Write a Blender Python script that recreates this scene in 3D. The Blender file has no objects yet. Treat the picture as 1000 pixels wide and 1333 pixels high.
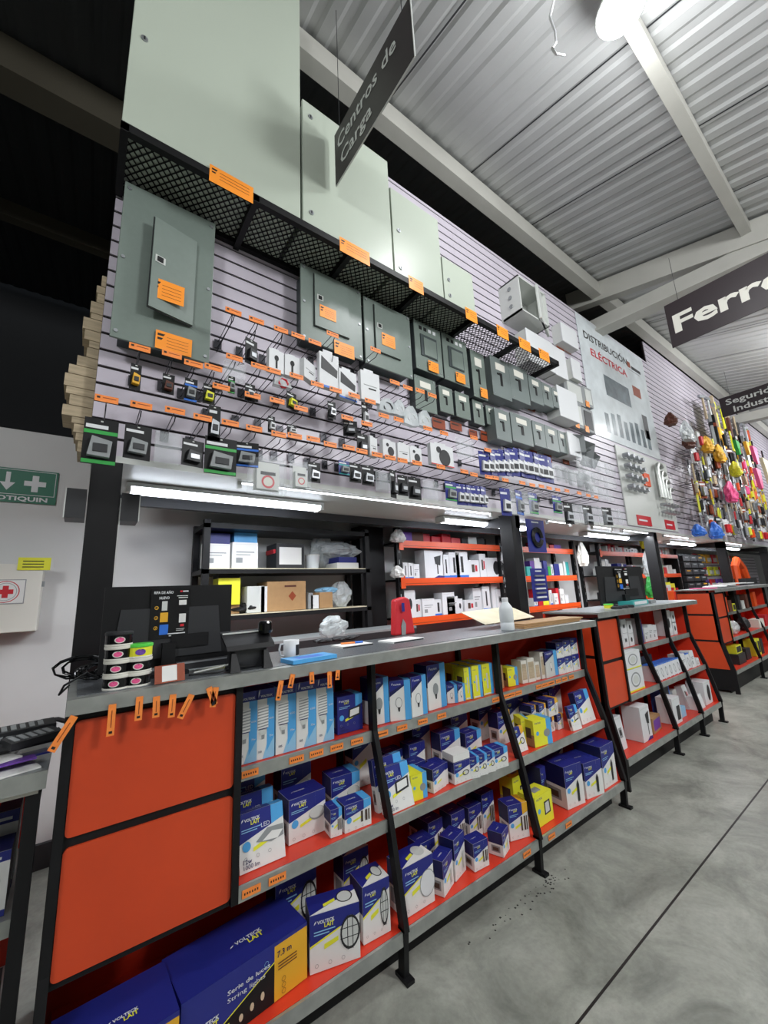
import bpy, bmesh, math, random
from mathutils import Vector, Matrix
random.seed(7)
PI = math.pi
SC = bpy.context.scene
COL = SC.collection

# ------------------------------------------------------------------ camera, world, exposure
cam_d = bpy.data.cameras.new('camera'); cam = bpy.data.objects.new('camera', cam_d); COL.objects.link(cam)
cam.matrix_world = Matrix([[0.804856, -0.082952, -0.587645, 0.0], [-0.591779, -0.186878, -0.784139, 0.0], [-0.044772, 0.978875, -0.199499, 1.348873], [0.0, 0.0, 0.0, 1.0]])
cam_d.sensor_fit = 'HORIZONTAL'; cam_d.sensor_width = 36; cam_d.lens = 18.804
cam_d.clip_start = .02; cam_d.clip_end = 200
SC.camera = cam
vs = SC.view_settings
vs.view_transform = 'Standard'; vs.look = 'None'; vs.gamma = 1; vs.use_curve_mapping = False
vs.exposure = 0.0
wd = bpy.data.worlds.new('world'); SC.world = wd; wd.use_nodes = True
wd.node_tree.nodes['Background'].inputs[0].default_value = (.8, .9, 1, 1)
wd.node_tree.nodes['Background'].inputs[1].default_value = .1
BAY_POWER = 48; TUBE_POWER = 6; FILL_POWER = 260

# ------------------------------------------------------------------ materials
MATS = {}
def lin(c):
    c = c.lstrip('#'); v = [int(c[i:i+2], 16) / 255 for i in (0, 2, 4)]
    return [x / 12.92 if x <= .04045 else ((x + .055) / 1.055) ** 2.4 for x in v]
def mat(name, hexc, rough=.5, metal=0, emit=None, alpha=1, noise=0, scale=20, bump=0, trans=0, spec=.5, stretch=None):
    if name in MATS: return MATS[name]
    m = bpy.data.materials.new(name); m.use_nodes = True; MATS[name] = m
    nt = m.node_tree; b = nt.nodes['Principled BSDF']; c = lin(hexc)
    b.inputs['Base Color'].default_value = (*c, 1); b.inputs['Roughness'].default_value = rough
    b.inputs['Metallic'].default_value = metal; b.inputs['Specular IOR Level'].default_value = spec
    if trans: b.inputs['Transmission Weight'].default_value = trans
    if alpha < 1: b.inputs['Alpha'].default_value = alpha
    if emit: b.inputs['Emission Color'].default_value = (*lin(hexc), 1); b.inputs['Emission Strength'].default_value = emit
    if noise or bump:
        tc = nt.nodes.new('ShaderNodeTexCoord'); mp = nt.nodes.new('ShaderNodeMapping')
        if stretch: mp.inputs['Scale'].default_value = stretch
        n = nt.nodes.new('ShaderNodeTexNoise'); n.inputs['Scale'].default_value = scale; n.inputs['Detail'].default_value = 6
        nt.links.new(tc.outputs['Object'], mp.inputs['Vector']); nt.links.new(mp.outputs[0], n.inputs['Vector'])
        if noise:
            r = nt.nodes.new('ShaderNodeValToRGB'); nt.links.new(n.outputs['Fac'], r.inputs[0])
            r.color_ramp.elements[0].position = .3; r.color_ramp.elements[1].position = .7
            r.color_ramp.elements[0].color = (*[max(0, x * (1 - noise)) for x in c], 1)
            r.color_ramp.elements[1].color = (*[min(1, x * (1 + noise)) for x in c], 1)
            nt.links.new(r.outputs[0], b.inputs['Base Color'])
        if bump:
            bp = nt.nodes.new('ShaderNodeBump'); bp.inputs['Strength'].default_value = bump; bp.inputs['Distance'].default_value = .004
            nt.links.new(n.outputs['Fac'], bp.inputs['Height']); nt.links.new(bp.outputs[0], b.inputs['Normal'])
    return m
mat('black', '#111113', .5, noise=.25, scale=6, spec=.3)
mat('black_gloss', '#0b0c0e', .18)
mat('charcoal', '#26272a', .5)
mat('orange', '#c8431d', .42, noise=.07, scale=5)
mat('orange_side', '#c4421c', .4, noise=.06, scale=5)
mat('rack_orange', '#e2521a', .38)
mat('shelf_red', '#d6371f', .4, noise=.06, scale=8)
mat('galv', '#a9aca8', .38, .65, noise=.18, scale=14)
mat('slat', '#c6bfca', .33, noise=.03, scale=3)
mat('groove', '#1a1214', .9)
mat('tag', '#f28a3c', .5, noise=.08, scale=60)
mat('tag_big', '#ff9a2e', .4)
mat('ink', '#1c1614', .5)
mat('wire', '#35353a', .35, .6)
mat('enclosure', '#b5beb0', .32, noise=.02, scale=300, bump=.06)
mat('panel_grey', '#748079', .38, noise=.03, scale=40)
mat('panel_dark', '#3c4546', .45)
mat('box_grey', '#717b79', .4)
mat('light_grey', '#c9ccc8', .4)
mat('mid_grey', '#8b8f90', .5)
mat('white', '#d9dbdd', .5)
mat('paper', '#dfdfdc', .6)
mat('offwhite', '#dcdad0', .6)
mat('cream', '#d9cfb2', .6, noise=.08, scale=10)
mat('wall_paint', '#cfcfce', .7, noise=.03, scale=3)
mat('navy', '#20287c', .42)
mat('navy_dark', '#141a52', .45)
mat('blue', '#2f6fd0', .45)
mat('sky', '#4fa3de', .42)
mat('pale_blue', '#8fc0e0', .42)
mat('yellow', '#e3e235', .45)
mat('amber', '#e0a92a', .5)
mat('red', '#c3202c', .4)
mat('pink', '#e8578f', .5)
mat('green', '#2f9e44', .45)
mat('lime', '#57d04a', .4)
mat('sign_green', '#1f6b52', .5)
mat('teal', '#3aa9a6', .5)
mat('purple', '#6a3fa0', .5)
mat('brown', '#5a2f20', .6)
mat('kraft', '#a8845a', .7, noise=.05, scale=30)
mat('rust', '#8e3d1c', .5)
mat('wood', '#b9a88c', .75, noise=.2, scale=9, stretch=(1, 8, 8))
mat('skin_beige', '#cbb79a', .5)
mat('steel', '#a9acb0', .42, .8)
mat('bronze', '#4a3a30', .4)
mat('clear', '#e8eef2', .35, alpha=.12, spec=.3)
mat('plastic_bag', '#d9e0e2', .2, alpha=.6, noise=.1, scale=30, bump=.6)
mat('pink_clear', '#c21f4a', .15, alpha=.8)
mat('bottle', '#dfe5e8', .3, alpha=.85)
mat('sign_dark', '#2c2327', .42)
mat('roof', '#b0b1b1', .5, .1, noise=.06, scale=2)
mat('rear_shade', '#505255', .85)  # dark tone paints in the shade of the unlit rear roof and far wall
mat('beam', '#b2b1aa', .55, noise=.05, scale=4)
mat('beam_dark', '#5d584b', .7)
mat('diamond', '#74787c', .35, .6, noise=.4, scale=160, bump=.4)
mat('counter_top', '#8f9496', .32, .35, noise=.12, scale=6)
mat('tube_glow', '#eaf2ff', .5, emit=14)
mat('tube_glow2', '#f4f8ff', .5, emit=7)
mat('lamp_glow', '#ffffff', .5, emit=40)
mat('film', '#d6dde0', .2, noise=.12, scale=5, bump=.5)
mat('poster_dark', '#6f7a80', .25, noise=.3, scale=6)
# concrete floor
def floor_mat():
    m = bpy.data.materials.new('concrete'); m.use_nodes = True; nt = m.node_tree; b = nt.nodes['Principled BSDF']
    tc = nt.nodes.new('ShaderNodeTexCoord')
    n1 = nt.nodes.new('ShaderNodeTexNoise'); n1.inputs['Scale'].default_value = 3.2; n1.inputs['Detail'].default_value = 9; n1.inputs['Roughness'].default_value = .68
    n1.inputs['Distortion'].default_value = .6
    n2 = nt.nodes.new('ShaderNodeTexNoise'); n2.inputs['Scale'].default_value = 55; n2.inputs['Detail'].default_value = 4
    r = nt.nodes.new('ShaderNodeValToRGB'); e = r.color_ramp.elements
    e[0].position = .34; e[0].color = (*lin('#757770'), 1); e[1].position = .68; e[1].color = (*lin('#aeafa6'), 1)
    e.new(.5).color = (*lin('#93958c'), 1)
    r2 = nt.nodes.new('ShaderNodeValToRGB'); r2.color_ramp.elements[0].position = .3; r2.color_ramp.elements[0].color = (.85, .85, .85, 1)
    r2.color_ramp.elements[1].position = .6
    mx = nt.nodes.new('ShaderNodeMix'); mx.data_type = 'RGBA'; mx.blend_type = 'MULTIPLY'; mx.inputs[0].default_value = .7
    for n in (n1, n2): nt.links.new(tc.outputs['Object'], n.inputs['Vector'])
    nt.links.new(n1.outputs['Fac'], r.inputs[0]); nt.links.new(n2.outputs['Fac'], r2.inputs[0])
    nt.links.new(r.outputs[0], mx.inputs[6]); nt.links.new(r2.outputs[0], mx.inputs[7]); nt.links.new(mx.outputs[2], b.inputs['Base Color'])
    b.inputs['Roughness'].default_value = .42
    bp = nt.nodes.new('ShaderNodeBump'); bp.inputs['Strength'].default_value = .15; nt.links.new(n2.outputs['Fac'], bp.inputs['Height']); nt.links.new(bp.outputs[0], b.inputs['Normal'])
    MATS['concrete'] = m
floor_mat()

# ------------------------------------------------------------------ mesh builder
TXT = {}
def text_mesh(s, bold=.012):
    k = (s, bold)
    if k not in TXT:
        cu = bpy.data.curves.new('lettering', 'FONT'); cu.body = s; cu.size = 1; cu.offset = bold; cu.resolution_u = 2; cu.fill_mode = 'FRONT'
        ob = bpy.data.objects.new('lettering', cu); COL.objects.link(ob)
        me = bpy.data.meshes.new_from_object(ob.evaluated_get(bpy.context.evaluated_depsgraph_get()))
        vsx = [v.co.copy() for v in me.vertices]; fs = [tuple(p.vertices) for p in me.polygons]
        w = max([v.x for v in vsx] + [.01])
        bpy.data.objects.remove(ob); bpy.data.curves.remove(cu); bpy.data.meshes.remove(me)
        TXT[k] = (vsx, fs, w)
    return TXT[k]
class MB:
    def __init__(s): s.v = []; s.f = []; s.m = []; s.mats = []; s.nrm = None; s.layer = 0
    def mi(s, m):
        if m not in s.mats: s.mats.append(m)
        return s.mats.index(m)
    def add(s, vs, fs, m):
        if s.nrm is not None: s.layer += 1; sh = s.nrm * (s.layer * .00013); vs = [Vector(v) + sh for v in vs]
        o = len(s.v); s.v += [Vector(v) for v in vs]; k = s.mi(m)
        for f in fs: s.f.append([o + i for i in f]); s.m.append(k)
        return s
    def box(s, x0, x1, y0, y1, z0, z1, m):
        return s.add([(x0,y0,z0),(x1,y0,z0),(x1,y1,z0),(x0,y1,z0),(x0,y0,z1),(x1,y0,z1),(x1,y1,z1),(x0,y1,z1)],
              [(0,3,2,1),(4,5,6,7),(0,1,5,4),(1,2,6,5),(2,3,7,6),(3,0,4,7)], m)
    def poly(s, pts, m): return s.add(pts, [tuple(range(len(pts)))], m)
    def prism(s, pts, vec, m):
        n = len(pts); vec = Vector(vec); a = [Vector(p) for p in pts]; b = [p + vec for p in a]
        return s.add(a + b, [tuple(range(n))[::-1], tuple(range(n, 2 * n))] + [(i, (i + 1) % n, n + (i + 1) % n, n + i) for i in range(n)], m)
    def tube(s, pts, r, m, n=6):
        pts = [Vector(p) for p in pts]; rs = r if isinstance(r, (list, tuple)) else [r] * len(pts); vs = []; fs = []
        prev = None
        for i, p in enumerate(pts):
            d = (pts[min(i + 1, len(pts) - 1)] - pts[max(i - 1, 0)]).normalized()
            up = Vector((0, 0, 1)) if abs(d.z) < .9 else Vector((1, 0, 0))
            if prev is not None: a = (prev - d * prev.dot(d)).normalized()
            else: a = d.cross(up).normalized()
            prev = a; b = d.cross(a)
            for k in range(n):
                t = 2 * PI * k / n; vs.append(p + (a * math.cos(t) + b * math.sin(t)) * rs[i])
        for i in range(len(pts) - 1):
            for k in range(n): fs.append((i * n + k, i * n + (k + 1) % n, (i + 1) * n + (k + 1) % n, (i + 1) * n + k))
        fs.append(tuple(range(n))[::-1]); fs.append(tuple(range((len(pts) - 1) * n, len(pts) * n)))
        return s.add(vs, fs, m)
    def lathe(s, prof, m, n=20, c=(0, 0, 0)):
        vs = []; fs = []; c = Vector(c)
        for r, z in prof:
            for k in range(n): t = 2 * PI * k / n; vs.append(c + Vector((r * math.cos(t), r * math.sin(t), z)))
        for i in range(len(prof) - 1):
            for k in range(n): fs.append((i * n + k, i * n + (k + 1) % n, (i + 1) * n + (k + 1) % n, (i + 1) * n + k))
        fs.append(tuple(range(n))[::-1]); fs.append(tuple(range((len(prof) - 1) * n, len(prof) * n)))
        return s.add(vs, fs, m)
    def disc(s, c, ux, uy, m, n=20, a0=0):
        c = Vector(c); ux = Vector(ux); uy = Vector(uy)
        return s.poly([c + ux * math.cos(a0 + 2 * PI * k / n) + uy * math.sin(a0 + 2 * PI * k / n) for k in range(n)], m)
    def ring(s, c, ux, uy, k, m, n=20):
        c = Vector(c); ux = Vector(ux); uy = Vector(uy); o = []; i = []
        for j in range(n):
            d = ux * math.cos(2 * PI * j / n) + uy * math.sin(2 * PI * j / n); o.append(c + d); i.append(c + d * k)
        return s.add(o + i, [(j, (j + 1) % n, n + (j + 1) % n, n + j) for j in range(n)], m)
    def text(s, t, size, O, ux, uy, m, fit=None, bold=.012, centre=False):
        vsx, fs, w = text_mesh(t, bold); O = Vector(O); ux = Vector(ux).normalized(); uy = Vector(uy).normalized()
        sx = (fit / w) if fit else size
        if centre: O = O - ux * w * sx / 2
        return s.add([O + ux * v.x * sx + uy * v.y * size for v in vsx], fs, m)
    def build(s, name, parent=None, loc=None, rot=None, smooth=False):
        me = bpy.data.meshes.new(name); me.from_pydata([tuple(v) for v in s.v], [], s.f)
        for m in s.mats: me.materials.append(MATS[m])
        me.polygons.foreach_set('material_index', s.m)
        if smooth: me.polygons.foreach_set('use_smooth', [True] * len(s.f))
        me.update(); o = bpy.data.objects.new(name, me); COL.objects.link(o)
        if parent: o.parent = parent
        if loc is not None: o.location = loc
        if rot is not None: o.rotation_euler = rot
        return o
def tag(o, label, cat, group=None, kind=None):
    o['label'] = label; o['category'] = cat
    if group: o['group'] = group
    if kind: o['kind'] = kind
    return o
def thing(name, label, cat, loc=(0, 0, 0), rz=0, group=None):
    o = bpy.data.objects.new(name, None); o.empty_display_size = .05; COL.objects.link(o)
    o.location = loc; o.rotation_euler = (0, 0, rz); return tag(o, label, cat, group)
def struct(name, mb, label=None):
    o = mb.build(name); o['kind'] = 'structure'
    if label: o['label'] = label
    return o
def bevel(o, w=.004, seg=2):
    m = o.modifiers.new('bevel', 'BEVEL'); m.width = w; m.segments = seg; m.limit_method = 'ANGLE'; return o
ORD = ['first','second','third','fourth','fifth','sixth','seventh','eighth','ninth','tenth','eleventh','twelfth','thirteenth','fourteenth','fifteenth','sixteenth','seventeenth','eighteenth','nineteenth','twentieth']
def nth(i): return ORD[i] if i < 20 else ('twenty-' + ORD[i - 20] if i < 29 else ('thirtieth' if i == 29 else 'thirty-' + ORD[i - 30]))
def copy_tree(src, loc, label=None, rz=None):
    r = src.copy(); COL.objects.link(r); r.location = loc
    if rz is not None: r.rotation_euler[2] = rz
    if label: r['label'] = label
    for ch in src.children:
        c = ch.copy(); COL.objects.link(c); c.parent = r
        for g in ch.children:
            d = g.copy(); COL.objects.link(d); d.parent = c
    return r

# ------------------------------------------------------------------ lights that belong to fittings
def area(name, loc, sx, sy, power, col=(1, 1, 1), rot=(0, 0, 0), parent=None):
    l = bpy.data.lights.new(name, 'AREA'); l.shape = 'RECTANGLE'; l.size = sx; l.size_y = sy; l.energy = power; l.color = col
    o = bpy.data.objects.new(name, l); COL.objects.link(o); o.location = loc; o.rotation_euler = rot
    if parent: o.parent = parent
    return o

# ------------------------------------------------------------------ structure
YW = 2.0                                   # front face of the slat wall
b = MB(); b.box(-8, 30, -9, 9, -.1, 0, 'concrete'); struct('floor', b)
# saw-cut joints in the floor, real shallow dark strips
b = MB(); b.box(-3, 28, .925, .933, 0, .0012, 'ink'); b.box(9.4, 9.408, -8, 1.2, 0, .0012, 'ink'); struct('trim_1', b)
# rear wall of the service area
b = MB(); b.box(-7, 14, 3.12, 3.22, 0, 2.42, 'wall_paint'); struct('wall_back', b)
b = MB(); b.box(-7, 14, 3.095, 3.12, 0, .12, 'charcoal'); struct('baseboard_back', b)
def slats(name, x0, x1, z0, z1, joints=()):
    b = MB(); p = .0815; b.box(x0, x1, YW + .008, YW + .03, z0, z1, 'groove'); z = z0; i = 0
    while z < z1 - .01:
        zt = min(z + p - .013, z1)
        xs = [x0] + [j for j in joints if x0 < j < x1] + [x1]
        for a, c in zip(xs[:-1], xs[1:]): b.box(a + (.0012 if a != x0 else 0), c, YW, YW + .009, z, zt, 'slat')
        z += p; i += 1
    return struct(name, b)
slats('wall_front', -.03, 6.62, 1.985, 4.62, (2.41, 4.85))
slats('wall_right', 6.624, 16, 1.985, 4.98, (9.0, 11.5, 13.9))
slats('wall_inner', 10.2, 15.8, .6, 1.9)
bpy.data.objects['wall_inner'].location.y = 1.06
# boarding behind the slat wall and the soffit below it
b = MB(); b.box(-.02, 16, YW + .03, YW + .06, 1.985, 4.6, 'beam_dark'); struct('wall_backing', b)
b = MB(); b.box(-.02, 16, 2.0, 2.62, 1.955, 1.985, 'light_grey')
for x in (2.9, 5.75, 8.6, 11.4): b.prism([(x - .03, 2.0, 1.95), (x - .03, 2.6, 1.95), (x - .03, 2.6, 1.93), (x - .03, 2.0, 1.84)], (.06, 0, 0), 'black')
b.box(-.02, 16, 2.6, 2.64, 1.9, 1.985, 'charcoal')
struct('ceiling_soffit', b)
# columns carrying the slat wall
for i, x in enumerate((.035, 2.86, 5.74, 8.62, 11.5)):
    b = MB(); b.box(x - .05, x + .06, 2.0, 2.12, 0, 1.955, 'black'); b.box(x + .062, x + .066, 2.0, 2.01, .9, 1.8, 'light_grey')
    o = struct('trim_%d' % (i + 2), b)
# roof: trapezoid sheet rising away from the camera
def roof_z(y): return 5.2 + .25 * (y - 1.95)
def corr(name, x0, x1, y0, y1, m, pitch=.17, amp=.013):
    b = MB(); vs = []; n = int((x1 - x0) / pitch)
    for i in range(n):
        x = x0 + i * pitch
        for dx, dz in ((0, 0), (pitch * .42, 0), (pitch * .58, amp), (pitch * .86, amp)): vs.append((x + dx, dz))
    fs = []; V = []
    for x, dz in vs: V += [(x, y0, roof_z(y0) + dz), (x, y1, roof_z(y1) + dz)]
    for i in range(len(vs) - 1): fs.append((2 * i, 2 * i + 1, 2 * i + 3, 2 * i + 2))
    b.add(V, fs, m)
    return struct(name, b)
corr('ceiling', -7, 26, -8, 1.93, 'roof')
corr('ceiling_rear', -7, 26, 1.93, 8.5, 'rear_shade')
b = MB()                                      # overlap seams of the sheets
for x in (-1.45, -.3, 1.62 - .92, 1.62, 2.6, 3.57, 4.5, 5.5, 6.5, 7.5, 8.5):
    b.add([(x, -8, roof_z(-8) - .004), (x + .012, -8, roof_z(-8) - .004), (x + .012, 1.9, roof_z(1.9) - .004), (x, 1.9, roof_z(1.9) - .004)], [(0, 1, 2, 3)], 'charcoal')
struct('trim_roof_seams', b)
b = MB(); b.box(-7, 26, 1.86, 1.97, 4.97, 5.15, 'beam'); struct('trim_wall_beam', b)
b = MB(); b.box(-7, 26, .44, .52, 4.69, 4.82, 'beam'); struct('trim_purlin', b)
b = MB(); b.box(-7, 26, 3.3, 3.45, 5.22, 5.5, 'beam_dark'); b.box(-7, 26, 3.28, 3.5, 5.18, 5.22, 'beam_dark'); b.box(-7, 26, 5.6, 5.72, 5.85, 6.05, 'beam_dark'); struct('trim_rear_beams', b)
def truss(name, x):
    b = MB()
    def bar(ya, za, yb, zb, h, w=.12):
        b.prism([(x - w / 2, ya, za), (x - w / 2, yb, zb), (x - w / 2, yb, zb + h), (x - w / 2, ya, za + h)], (w, 0, 0), 'beam')
    bar(2.3, roof_z(2.3) - .27, -8, roof_z(-8) - .27, .26)
    x += .02; bar(2.1, 4.56, -8, 3.75, .16); bar(2.1, 4.53, -8, 3.72, .03, .2)
    return struct(name, b)
truss('trim_truss_near', 5.08); truss('trim_truss_far', 10.8)
b = MB(); b.box(-8.1, -8, -9, 9, 0, 7, 'charcoal'); struct('wall_left', b)
b = MB(); b.box(-8, 30, 8.6, 8.7, 0, 8, 'rear_shade'); struct('wall_far_back', b)
b = MB(); b.box(26, 26.1, -9, 9, 0, 8, 'wall_paint'); struct('wall_end', b)
b = MB(); b.box(-8, 30, -8.1, -8, 0, 5, 'wall_paint'); struct('wall_opposite', b)

# ragged stack of boards at the left end of the slat wall
zb = 2.0
for i, (w, h) in enumerate([(0.04, 0.05), (0.05, 0.035), (0.06, 0.04), (0.07, 0.03), (0.105, 0.05), (0.085, 0.05), (0.1, 0.035), (0.11, 0.06), (0.1, 0.045), (0.075, 0.05), (0.045, 0.05), (0.04, 0.035), (0.06, 0.05), (0.07, 0.06), (0.045, 0.03), (0.05, 0.06), (0.03, 0.05), (0.035, 0.04), (0.02, 0.06)]):
    b = MB(); b.box(-.03 - w, -.032, 2.06, 2.06 + .16, zb, zb + h - .003, 'wood')
    tag(b.build('wooden_board'), 'pale board end left of the slat wall, %s' % ('lowest of the stack' if i == 0 else 'topmost of the stack' if i == 18 else '%s from the bottom of the stack' % nth(i)), 'board', 'stacked boards at the end of the slat wall')
    zb += h

# ------------------------------------------------------------------ lamps
def high_bay(x, y, z, label):
    t = thing('high_bay_lamp', label, 'lamp', (x, y, z), 0, 'round lamps under the roof')
    b = MB(); b.lathe([(.125, .0), (.133, .01), (.125, .03), (.06, .05), (.04, .08), (.02, .09)], 'light_grey', 28); b.build('housing', t, smooth=True)
    b = MB(); b.lathe([(.121, -.002), (.118, -.01), (.08, -.016), (.01, -.018)], 'lamp_glow', 28); b.build('lens', t)
    l = bpy.data.lights.new('bay_light', 'POINT'); l.energy = BAY_POWER; l.shadow_soft_size = .12; l.color = (.97, .99, 1)
    o = bpy.data.objects.new('bay_light', l); COL.objects.link(o); o.parent = t; o.location = (0, 0, -.16)
    return t
high_bay(2.236, .471, 4.6, 'round glowing lamp hanging under the steel purlin near the dangling white cable')
for i, (x, y, zl, pf) in enumerate(((8.2, .2, 4.45, .5), (13.5, .3, 4.45, .6), (2.6, -1.8, 4.0, 1.0), (7.6, -1.8, 4.0, .8), (-2.2, -1.8, 4.0, .9))):  # unseen lamps added under the roof to brighten the counter fronts and floor
    l = bpy.data.lights.new('fill_light', 'POINT'); l.energy = FILL_POWER * pf; l.shadow_soft_size = .35; l.color = (.97, .985, 1)
    t = thing('high_bay_lamp', 'added fill lamp under the roof, out of view, %s one' % nth(i), 'lamp', (x, y, zl), 0, 'round lamps under the roof')
    b = MB(); b.lathe([(.2, .0), (.215, .02), (.2, .06), (.1, .1), (.06, .16), (.02, .17)], 'light_grey', 20); b.build('housing', t)
    o = bpy.data.objects.new('fill_light', l); COL.objects.link(o); o.parent = t; o.location = (0, 0, -.3)
b = MB(); pts = [(1.687, 0.6, 4.294), (1.589, 0.6, 4.047), (1.621, 0.6, 3.98), (1.609, 0.6, 3.903), (1.554, 0.6, 3.807), (1.587, 0.6, 3.806), (1.682, 0.6, 3.892)]
b.tube(pts, .006, 'white'); tag(b.build('cable'), 'thin white cable dangling from the roof beside the glowing round lamp', 'cable')
def tube_fixture(x0, x1, y, z, label, glow='tube_glow', drop=.05, w=.1):
    t = thing('tube_light', label, 'light', (x0, y, z), 0, 'tube lights under the slat wall')
    L = x1 - x0
    b = MB(); b.box(0, L, -w / 2, w / 2, 0, .02, 'light_grey'); b.box(-.02, 0, -w / 2, w / 2, -.03, .02, 'light_grey'); b.box(L, L + .02, -w / 2, w / 2, -.03, .02, 'light_grey'); b.build('housing', t)
    b = MB(); b.prism([(0, -w * .42, 0), (0, -w * .35, -w * .22), (0, 0, -w * .32), (0, w * .35, -w * .22), (0, w * .42, 0)], (L, 0, 0), glow)
    b.build('diffuser', t)
    area('tube_lamp', (L / 2, 0, -.04), L, w, TUBE_POWER, (.92, .96, 1), parent=t)
    return t
for i, (x0, x1) in enumerate(((.15, 1.2), (2.33, 3.47), (4.63, 5.78), (7.1, 8.2), (9.6, 10.8))):
    tube_fixture(x0, x1, 2.33, 1.93, 'long glowing ceiling tube light behind the slat wall edge, %s from the left' % nth(i))
for i, (x0, x1) in enumerate(((.62, 2.62), (3.45, 3.85), (4.3, 4.7), (5.0, 5.7), (6.2, 7.1), (8.7, 9.9))):
    tube_fixture(x0, x1, 2.06, 1.95, 'slim lit tube right under the bottom edge of the slat wall, %s from the left' % nth(i), 'tube_glow2', w=.022)

# ------------------------------------------------------------------ service counters
def counter(label, X0, xpanel, X1, dividers, zoff=0, yoff=0, ypan=(0, 0), side_left=False, top_mat='counter_top', legs=True):
    """outline of one bay counter: profile vertical to the middle shelf, then sloping out to the bottom shelf"""
    yt, y1, y2, y3 = (v + yoff for v in (1.42, 1.531, 1.444, 1.376)); zt, z1, z2, z3 = (v + zoff for v in (1.11, .785, .485, .15))
    yb = 1.86 + yoff
    t = thing('display_counter', label, 'counter', (0, 0, 0))
    b = MB(); b.box(X0, X1, yt, yb, zt - .012, zt, 'galv'); b.box(X0 + .02, X1 - .02, yt + .035, yb - .01, zt, zt + .002, top_mat)
    b.build('counter_top', t)
    b = MB(); b.box(X0, X1, yt - .003, yt, zt - .04, zt, 'galv'); b.build('counter_edge', t)
    b = MB(); b.box(X0, X1, yb - .02, yb, .1, zt - .012, 'shelf_red'); b.build('back_panel', t)
    for k, (y, z) in enumerate(((y1, z1), (y2, z2), (y3, z3))):
        xs = xpanel if k < 2 else X0 + .04
        b = MB(); b.box(xs, X1 - .02, y + .012, yb - .02, z - .012, z - .001, 'shelf_red'); b.box(xs, X1 - .02, y + .012, y + .03, z - .001, z, 'shelf_red'); s = b.build('shelf', t)
        b = MB(); b.box(xs, X1 - .02, y, y + .01, z - .042, z, 'galv'); b.build('shelf_lip', s)
    # frame at the ends and bay dividers
    def divider(x, w=.022, end=False):
        d = MB()
        for (ya, za, yc, zc) in ((y1 - .012 if not end else yt + .01, zt - .04, y1 - .012 if not end else y2 - .004, z1 if not end else z2), (y1 - .012 if not end else y2, z1, y2 - .012 if not end else y2, z2), (y2 - .012, z2, y3 - .012, z3), (y3 - .006, z3 + .01, y3 + .004, 0)):
            if end and ya == yc: continue
            d.prism([(x, ya, za), (x, yc, zc), (x, yc + .035, zc), (x, ya + .035, za)], (w, 0, 0), 'black')
        d.box(x - .006, x + w + .006, y3 - .02, y3 + .05, 0, .012, 'black')
        d.box(x, x + w, yb - .05, yb - .02, 0, zt - .04, 'black')
        return d.build('upright', t)
    for x in dividers: divider(x)
    divider(X1 - .022)
    # red side cheek at the right end
    b = MB(); b.prism([(X1 - .024, y1 + .02, zt - .04), (X1 - .024, yb - .02, zt - .04), (X1 - .024, yb - .02, z3), (X1 - .024, y3 + .02, z3), (X1 - .024, y2 + .02, z2), (X1 - .024, y1 + .02, z1)], (.004, 0, 0), 'shelf_red'); b.build('side_panel', t)
    # front module with two orange doors
    fy = y2 - .004; sp = (yt + .012, fy)
    b = MB(); zs = ((zt - .045, (z1 + .03 + z1 - .0) / 2 - .02), (z1 - .02, z2 - .03))
    b.box(X0, xpanel, fy + .02, fy + .045, z2 - .045, zt - .04, 'black')
    o = b.build('front_frame', t)
    hz = (zt - .04 + z2 - .045) / 2
    for za, zb_ in ((hz + .012, zt - .062), (z2 - .028, hz - .012)):
        p = MB(); x0, x1 = X0 + .024, xpanel - .018; r = .012
        def rr(y):
            c = []
            for cx, cz, a in ((x1 - r, za + r, -90), (x1 - r, zb_ - r, 0), (x0 + r, zb_ - r, 90), (x0 + r, za + r, 180)):
                for q in (0, 30, 60, 90): c.append((cx + r * math.cos(math.radians(a + q)), y, cz + r * math.sin(math.radians(a + q))))
            return c
        p.prism(rr(fy + .012), (0, .012, 0), 'orange'); p.build('front_panel', t)
    # end upright at X0 following the outline, plus plinth
    e = MB()
    for (ya, za, yc, zc) in ((fy, zt - .04, fy, z2), (fy, z2, y3, z3), (y3, z3, y3, 0)):
        e.prism([(X0, ya, za), (X0, yc, zc), (X0, yc + .045, zc), (X0, ya + .045, za)], (.022, 0, 0), 'black')
    e.build('upright', t)
    e = MB(); e.box(xpanel - .018, xpanel + .004, fy + .001, fy + .03, z2 - .04, zt - .04, 'black'); e.build('upright', t)
    b = MB(); b.box(X0 + .03, X1 - .025, y3 + .09, y3 + .105, 0, z3 - .02, 'black'); b.build('plinth', t)
    # left cheek: black frame with orange sheets
    c = MB(); c.prism([(X0 + .002, fy + .02, zt - .04), (X0 + .002, yb - .02, zt - .04), (X0 + .002, yb - .02, .03), (X0 + .002, y3 + .02, .03), (X0 + .002, y3 + .02, z3), (X0 + .002, fy + .02, z2)], (.004, 0, 0), 'black')
    c.build('side_frame', t)
    if side_left:
        hz2 = (zt + z2) / 2
        for pts in (((fy + .045, zt - .05), (yb - .03, zt - .05), (yb - .03, hz2 + .012), (fy + .045, hz2 + .012)), ((fy + .045, hz2 - .012), (yb - .03, hz2 - .012), (yb - .03, z2 + .012), (fy + .045, z2 + .012)), ((fy + .04, z2 - .012), (yb - .03, z2 - .012), (yb - .03, z3 + .012), (y3 + .05, z3 + .012))):
            c = MB(); c.prism([(X0 - .006, y, z) for y, z in pts], (.008, 0, 0), 'orange_side'); c.build('side_panel', t)
    return t
counter('long service counter nearest the camera with two big orange panels and lamp cartons', -.01, .455, 2.805, (1.03, 1.873), top_mat='diamond')
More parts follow.
